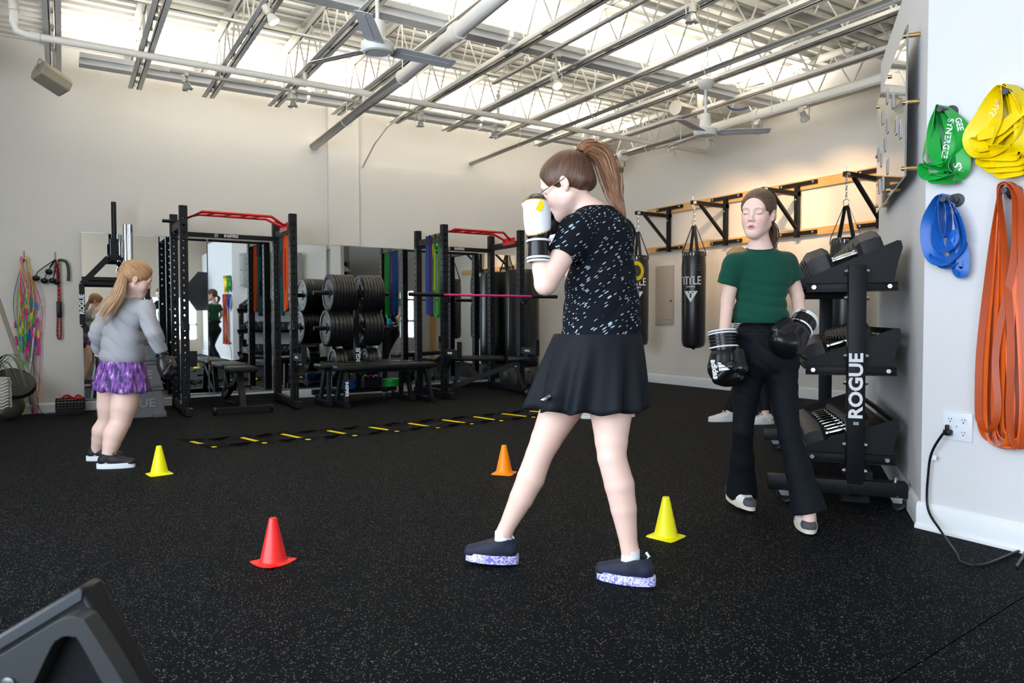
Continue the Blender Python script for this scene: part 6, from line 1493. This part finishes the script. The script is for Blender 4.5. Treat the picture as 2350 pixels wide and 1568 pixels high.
o = text('adidas', 'lettering', a(1640, 848, 3.27), a(1645, 870, 3.27)-a(1638, 826, 3.27), CR*1+CU*.1, .036, white, gr_, bold=.0012); decal(o, gr_)
_n = (Vector(a(1651, 870, 3.265)-a(1644, 832, 3.265))).normalized()
tri = MB()
for k, (x0, x1, hgt) in enumerate(((.000, .009, .018), (.012, .024, .034), (.027, .040, .050))):
    tri.prism([(x0, 0), (x1, 0), (x1+.004, hgt), (x0+.004, hgt*.72)], a(1647, 832, 3.262), _n, (CR*.97+CU*.20), CF*-.001)
decal(tri.build('three_bar_mark', white, gr_), gr_)
gl_, q = glove(t, a(1836, 752, 3.38), a(1796, 812, 3.28)-a(1842, 742, 3.38), -CR*.35+CU*.7-CF*.55, 1.0, gb, gtrim, ws=1.45)

# ================================================================== girl in the grey sweater (left)
D = 4.78
t = person(at(245, 1078, D), 'person in grey sweater and purple patterned skirt walking away at left, long ponytail')
def a(px, py, d=D): return V_(at(px, py, d))
MC = frameM(CF*.80+CR*.55, Z3+CR*.05); fw_ = V_(MC[:, 1]); lf_ = V_(MC[:, 0])
hc = a(313, 640, 4.75); MH = frameM(CR*.80+CF*.52-Z3*.30, Z3+CR*.15); HS = 1.0
neck = a(300, 678); chest = a(292, 725); mid = a(283, 785); hip = a(280, 850)
shl = a(250, 712, 4.84); ell_ = a(222, 765, 4.80); wrl = a(228, 812, 4.90)
shr = a(335, 708, 4.70); elr = a(352, 765, 4.66); wrr = a(370, 806, 4.72)
l1 = [a(258, 880, 4.86), a(250, 965, 4.90), a(222, 1036, 4.92)]; l2 = [a(295, 880, 4.74), a(277, 968, 4.72), a(247, 1052, 4.66)]
f = SDF(.008)
f.c(neck, hc+MH@V_((0, -.02, -.05)), .048, .044, .03); f.c(neck-up3*.02, chest, .06, .09, .05); f.e(chest, (.14, .09, .11), MC, .05); f.e(mid, (.13, .095, .12), MC, .05); f.e(hip, (.14, .11, .10), MC, .05)
f.chain([shl, ell_, wrl], [.045, .036, .028], .02); f.chain([shr, elr, wrr, wrr+(wrr-elr)*.4], [.045, .036, .028, .026], .02)
for hp, kn, an in (l1, l2):
    cf = kn+(an-kn)*.32-fw_*.015; f.c(hip, hp, .09, .085, .04); f.chain([hp, hp+(kn-hp)*.6, kn, cf, cf+(an-cf)*.4, an], [.092, .082, .064, .066, .054, .036]); f.c(an, an-up3*.05, .030, .026, .02)
head_ops(f, hc, MH, HS)
hf = SDF(.0035); hf.c(neck, hc+MH@V_((0, -.02, -.05)), .048, .044, .03); head_ops(hf, hc, MH, HS); hf.c(neck-up3*.02, chest, .06, .09, .05); hf.e(chest, (.14, .09, .11), MC, .05)
cut = neck[2]+.02
netmesh('body', [(f, None, V_((99, 99, cut+.022))), (hf, V_((-99, -99, cut-.010)), None)], skin, t, vcol=skin_cols(hc, MH, HS, cut))
hC = hairmat('copper_blond_hair', (.20, .085, .035), (.52, .30, .15)); hC2 = hairmat('blond_ends_hair', (.34, .18, .09), (.66, .46, .28))
hair_cap(t, hc, MH, HS, hC, h=.005, th=.009, root=(0, -.09, .06))
ponytail(t, [a(298, 612, 4.72), a(286, 622, 4.70), a(278, 650, 4.66), a(268, 680, 4.62), a(250, 705, 4.60), a(232, 728, 4.62)], .050, hC2, n=190, seed=7, flat=.6, spread=lambda u: .35+1.0*u*(1.25-u*.6))
MB().tube([a(297, 611, 4.72)+V_(CR)*.016*math.cos(R(k))+V_(CU)*.016*math.sin(R(k)) for k in range(0, 360, 30)], .007, 6, closed=True).build('hair_tie', dblack, t)
gy = mat('heather_grey_knit', (.31, .31, .33), .9, noise=.10, nscale=260, sheen=.1)
s = SDF(.006, creases(wob(.0038, 16, 15, 12), a(283, 835)[2], a(283, 690)[2], .010, 34, 2, 26))
s.e(chest, (.158, .110, .13), MC, .06); s.e(mid, (.158, .118, .14), MC, .06); s.e(a(281, 818), (.160, .125, .08), MC, .05); s.c(neck-up3*.02, chest, .062, .09, .04)
s.c(chest+up3*.04, shl, .066, .056, .04); s.c(chest+up3*.04, shr, .066, .056, .04)
s.chain([shl, ell_], [.056, .048], .03); s.c(ell_, wrl+(ell_-wrl)*.1, .048, .038, .01, cap='b'); s.chain([shr, elr], [.056, .048], .03); s.c(elr, wrr, .048, .038, .01, cap='b')
s.plane(a(280, 836), -Z3-CR*.0); s.c(neck+up3*.015, neck+up3*.10, .056, .07, .01, 'sub')
netmesh('sweater', [(s, None, None)], gy, t)
pp_ = bpy.data.materials.new('purple_brushstroke_fabric'); pp_.use_nodes = True; nt = pp_.node_tree; tc = nt.nodes.new('ShaderNodeTexCoord'); mp = nt.nodes.new('ShaderNodeMapping'); mp.inputs['Rotation'].default_value = (0, R(22), R(32)); mp.inputs['Scale'].default_value = (48, 48, 13); n = nt.nodes.new('ShaderNodeTexNoise'); n.inputs['Scale'].default_value = 1; n.inputs['Detail'].default_value = 3
nt.links.new(tc.outputs['Object'], mp.inputs[0]); nt.links.new(mp.outputs[0], n.inputs['Vector']); r = nt.nodes.new('ShaderNodeValToRGB'); r.color_ramp.interpolation = 'CONSTANT'; r.color_ramp.elements[0].color = (.022, .012, .075, 1); r.color_ramp.elements[1].position = .44; r.color_ramp.elements[1].color = (.13, .045, .26, 1)
e = r.color_ramp.elements.new(.53); e.color = (.27, .085, .33, 1); e = r.color_ramp.elements.new(.62); e.color = (.50, .36, .60, 1); nt.links.new(n.outputs['Fac'], r.inputs[0]); nt.links.new(r.outputs[0], nt.nodes['Principled BSDF'].inputs['Base Color']); nt.nodes['Principled BSDF'].inputs['Roughness'].default_value = .7
skirt(t, 'skirt', a(281, 828), (.158, .125), a(280, 896), (.205, .165), MC, pp_, 8, .045, 6, rings=8)
for an in (l1[2], l2[2]): MB().cyl(an-up3*.05, an+up3*.012, .037, 16, r2=.035).build('sock', mat('grey_sock', (.3, .3, .32), .8), t)
bk_ = mat('black_mesh_shoe', (.008, .008, .01), .6)
for an in (l1[2], l2[2]):
    h0 = Vector((an[0], an[1], .002)); d_ = (CR*.93+CF*.2-CU*.0).normalized(); d_.z = 0
    shoe(t, h0-d_*.055, h0+d_*.2, Z3, .225, bk_, sk_, dblack, w=.04, sole_h=.03)
gblu = mat('glove_blue_leather', (.02, .13, .35), .35)
gg, q = glove(t, a(372, 812, 4.72), a(382, 856, 4.70)-a(368, 806, 4.72), CR*.6+CF*.3, .95, gb, gb, h=.005)
MB().ell(a(391, 843, 4.72), (.018, .03, .04)).build('blue_palm_pad', gblu, gg)
glove(t, a(232, 815, 4.92), a(238, 850, 4.95)-a(230, 812, 4.9), CR, .9, gb, gb, h=.006)

# ================================================================== adults in the back, partly hidden
def adult(loc, D, pts, label, top, pants_m, hairm, facing, shoes_m, skin_top=True, tail=None, hh=.010):
    t = person(loc, label); M = frameM(facing, Z3); F_ = V_(M[:, 1]); g = lambda k: V_(at(*pts[k])) if len(pts[k]) == 3 else V_(pts[k])
    hd_, nk, ch, mi, hp = (g(k) for k in ('head', 'neck', 'chest', 'mid', 'hip'))
    HM = frameM(Vector(facing)-Z3*.1, Z3)
    f = SDF(hh*.8); f.c(nk, hd_+HM@V_((0, -.02, -.05)), .055, .05, .03); f.c(nk, ch, .06, .09, .05); f.e(ch, (.16, .10, .13), M, .05); f.e(mi, (.13, .09, .15), M, .05); f.e(hp, (.16, .12, .11), M, .05)
    head_ops(f, hd_, HM, 1.0, detail=False)
    for s_ in 'lr': f.c(ch+up3*.06, g('sh'+s_), .06, .05, .04); f.chain([g('sh'+s_), g('el'+s_), g('wr'+s_)], [.05, .042, .03], .03)
    for s_ in 'lr': f.c(hp, g('h'+s_), .09, .085, .04); f.c(g('h'+s_), g('k'+s_), .085, .055, .03); f.c(g('k'+s_), g('a'+s_), .055, .032, .03)
    netmesh('body', [(f, None, None)], skin, t, vcol=skin_cols(hd_, HM, 1.0, nk[2]+.03))
    s = SDF(hh*.8); s.e(ch, (.175, .115, .145), M, .05); s.e(mi, (.145, .105, .17), M, .05); s.c(mi, hp+up3*.08, .10, .12, .05)
    for s_ in 'lr': s.c(ch+up3*.06, g('sh'+s_), .07, .06, .04); s.c(g('sh'+s_), g('sh'+s_)*.55+g('el'+s_)*.45, .06, .056, .03, cap='b')
    s.plane(hp+up3*.02, -Z3); netmesh('top', [(s, None, None)], top, t)
    s = SDF(hh*.8); s.e(hp, (.168, .128, .12), M, .05)
    for s_ in 'lr': s.c(hp, g('h'+s_), .10, .095, .04); s.c(g('h'+s_), g('k'+s_), .095, .065, .03); s.c(g('k'+s_), g('a'+s_)+up3*.03, .062, .050, .03, cap='b')
    s.plane(hp+up3*.09, Z3); netmesh('pants', [(s, None, None)], pants_m, t)
    hair_cap(t, hd_, HM, 1.0, hairm, h=.006, th=.012)
    if tail: ponytail(t, tail, .03, hairm, n=40, seed=3)
    for s_ in 'lr':
        an = g('a'+s_); h0 = Vector((an[0], an[1], .002)); d_ = Vector(facing).normalized(); d_.z = 0
        shoe(t, h0-d_*.07, h0+d_*.2, Z3, .27, shoes_m, shoes_m, shoes_m, w=.045, sole_h=.028)
    return t, g
tq = mat('turquoise_fabric', (.0, .30, .36), .8); lb_ = hairmat('light_copper_hair', (.30, .15, .07), (.60, .38, .20))
D = 6.70
pt = dict(head=(1690, 597, D), neck=(1706, 630, D), chest=(1722, 665, D), mid=(1730, 715, D), hip=(1733, 770, D), shl=(1715, 650, D-.16), shr=(1716, 650, D+.16), ell=(1712, 715, D-.22), elr=(1720, 700, D+.22), wrl=(1690, 760, D-.25), wrr=(1700, 745, D+.15), hl=(1722, 800, D-.05), hr=(1742, 800, D+.05), kl=(1700, 880, D), kr=(1748, 880, D-.1), al=(1672, 950, D+.02), ar=(1757, 950, D-.15))
t, g = adult(at(1715, 970, D), D, pt, 'person in turquoise top and black pants, mostly hidden behind the girl in green', tq, pnt, lb_, -CR*.97-CF*.1, wl)
glove(t, g('wrl'), Vector(g('wrl')-g('ell')), -CF, 1.1, gb, gtrim, stripe=gtrim, h=.007)
glove(t, g('wrr'), -CR*.6+CU*.8, CF, 1.1, gb, gtrim, h=.007)
D = 6.95
pt = dict(head=(1372, 610, D), neck=(1366, 640, D), chest=(1366, 672, D), mid=(1366, 722, D), hip=(1370, 775, D), shl=(1376, 662, D+.15), shr=(1366, 662, D-.15), ell=(1410, 670, D+.1), elr=(1408, 690, D-.2), wrl=(1444, 622, D), wrr=(1425, 650, D-.25), hl=(1375, 800, D+.06), hr=(1362, 800, D-.06), kl=(1398, 870, D+.1), kr=(1362, 870, D-.05), al=(1412, 938, D+.1), ar=(1352, 943, D-.02))
t, g = adult(at(1372, 960, D), D, pt, 'person in black holding up a focus mitt, hidden behind the speckled tee', blk, pnt, hB, CR*.97, wl)
def mitt(c, n_, label):
    tt = thing('focus_mitt', c, label, 'focus mitt'); n_ = Vector(n_).normalized(); c = Vector(c)
    MB().lathe([(0, -.025), (.09, -.025), (.112, -.012), (.118, .0), (.112, .012), (.08, .02), (0, .016)], c, n_, 28).build('pad', mat('dark_grey_mitt', (.06, .06, .065), .5), tt)
    MB().lathe([(.055, .021), (.092, .020), (.092, .023), (.055, .024)], c, n_, 28, cap=False).build('yellow_ring', ylo, tt)
    x, y, _ = frame(n_); 
    MB().prism([(-.03, -.11), (.03, -.11), (.035, .11), (-.035, .11)], c-n_*.05, x, y, n_*.02).build('glove_back', ylo, tt)
    text('SPEED', 'lettering', c-n_*.053, -y, x if x.dot(Z3) < 0 else x, .05, dblack, tt, bold=.002)
mitt(Vector(at(1458, 622, 6.80)), CR*.55-CF*.75, 'yellow and grey focus mitt held up beside the farthest punching bag')

# ================================================================== what only the mirrors show: reception side and photo gear
t = thing('softbox', (3.05, -.5, 1.6), 'black octagonal photo softbox on a light stand, seen in the mirror', 'softbox')
c = Vector((3.04, -.5, 1.62)); ax = Vector((-.55, -.75, .1)).normalized(); x, y, _ = frame(ax); sb = MB()
ring = [c+ax*.30+(x*math.cos(R(k*45+22))+y*math.sin(R(k*45+22)))*.50 for k in range(8)]
vs = [c]+ring; sb.add(vs, [(0, 1+k, 1+(k+1) % 8) for k in range(8)]).build('shell', mat('softbox_black', (.01, .01, .012), .5), t)
MB().add(ring, [list(range(8))]).build('diffuser', mat('white_cloth', (.7, .7, .72), .8), t)
MB().cyl(c, c-ax*.22, .06, 14).build('flash_head', dblack, t); MB().cyl(c-ax*.1, (3.05, -.43, .05), .014, 8).cyl((3.05, -.43, .35), (3.28, -.3, .0), .01, 6).cyl((3.05, -.43, .35), (2.85, -.2, .0), .01, 6).cyl((3.05, -.43, .35), (3.0, -.75, .0), .01, 6).build('light_stand', dblack, t)
t = thing('reception_counter', (6.2, -1.6, 0), 'wood-topped white reception counter reflected in the mirror', 'counter')
MB().box((6.35, -1.9, .47), (1.9, .5, .94)).build('body', pw, t); MB().box((6.35, -1.9, .96), (2.0, .58, .04)).build('countertop', wood, t)
for k in range(4): MB().box((5.7, -1.645, .2+.2*k), (.4, .015, .17)).build('drawer', pw, t)
t = thing('wall_screen', (7.5, YF, 2.3), 'dark rectangular screen on the reception wall, seen in the mirror', 'screen'); MB().box((7.05, YF+.04, 2.45), (.9, .05, .6)).build('panel', dblack, t)
tag(MB().box((XR-.03, 2.05, 1.0), (.06, .22, 2.0)).build('timber_post', wood), 'orange timber post on the right wall near the window, seen in the mirror', 'post')
t = thing('pendant_lamp', (6.6, -1.6, 2.4), 'white dome pendant lamp over the reception counter', 'lamp'); MB().lathe([(.02, .14), (.05, .13), (.17, .02), (.20, 0), (.19, 0), (.16, .02)], (6.6, -1.6, 2.3), n=24, cap=False).build('shade', fanw, t); MB().cyl((6.6, -1.6, 2.44), (6.6, -1.6, 3.38), .004, 6).build('cord', dblack, t)
t = thing('potted_plant', (7.2, -.35, 0), 'leafy green plant on the floor by the reception window', 'plant'); MB().lathe([(0, 0), (.13, 0), (.17, .6), (0, .58)], (7.2, -.45, 0), n=20).build('pot', pot, t)
random.seed(9); lf = MB()
for k in range(60):
    d_ = Vector((random.uniform(-1, 1), random.uniform(-1, 1), random.uniform(.1, 1.2))).normalized(); c = Vector((7.2, -.45, .65))+d_*random.uniform(.05, .28); lf.ribbon([c, c+d_*.05, c+d_*.10], d_.cross(Z3), [.01, .05, .008], .002)
lf.build('foliage', mat('bright_green_leaf', (.06, .22, .03), .5), t)
pt = {k: v for k, v in zip(('head', 'neck', 'chest', 'mid', 'hip', 'shl', 'shr', 'ell', 'elr', 'wrl', 'wrr', 'hl', 'hr', 'kl', 'kr', 'al', 'ar'),
      [(x+6.05, y-.75, z) for x, y, z in ((0, 0, 1.58, ), (0, 0, 1.45), (0, 0, 1.30), (0, 0, 1.13), (0, 0, .95), (-.17, 0, 1.38), (.17, 0, 1.38), (-.26, 0, 1.13), (.26, 0, 1.13), (-.15, -.1, .95), (.15, -.1, .95), (-.09, 0, .88), (.09, 0, .88), (-.09, 0, .50), (.11, 0, .50), (-.10, 0, .09), (.12, 0, .09))])}
def adult3(pt, label, facing, hm, top):
    g2 = {k: tuple(v) for k, v in pt.items()}
    import types
    global at
    _at = at; at = lambda x, y, z: Vector((x, y, z))
    try: return adult(Vector(g2['hip']), 0, g2, label, top, pnt, hm, facing, pkc)
    finally: at = _at
adult3(pt, 'person in black standing by the reception counter, seen in the mirror', Vector((-.2, -1, 0)), hA2, blk)
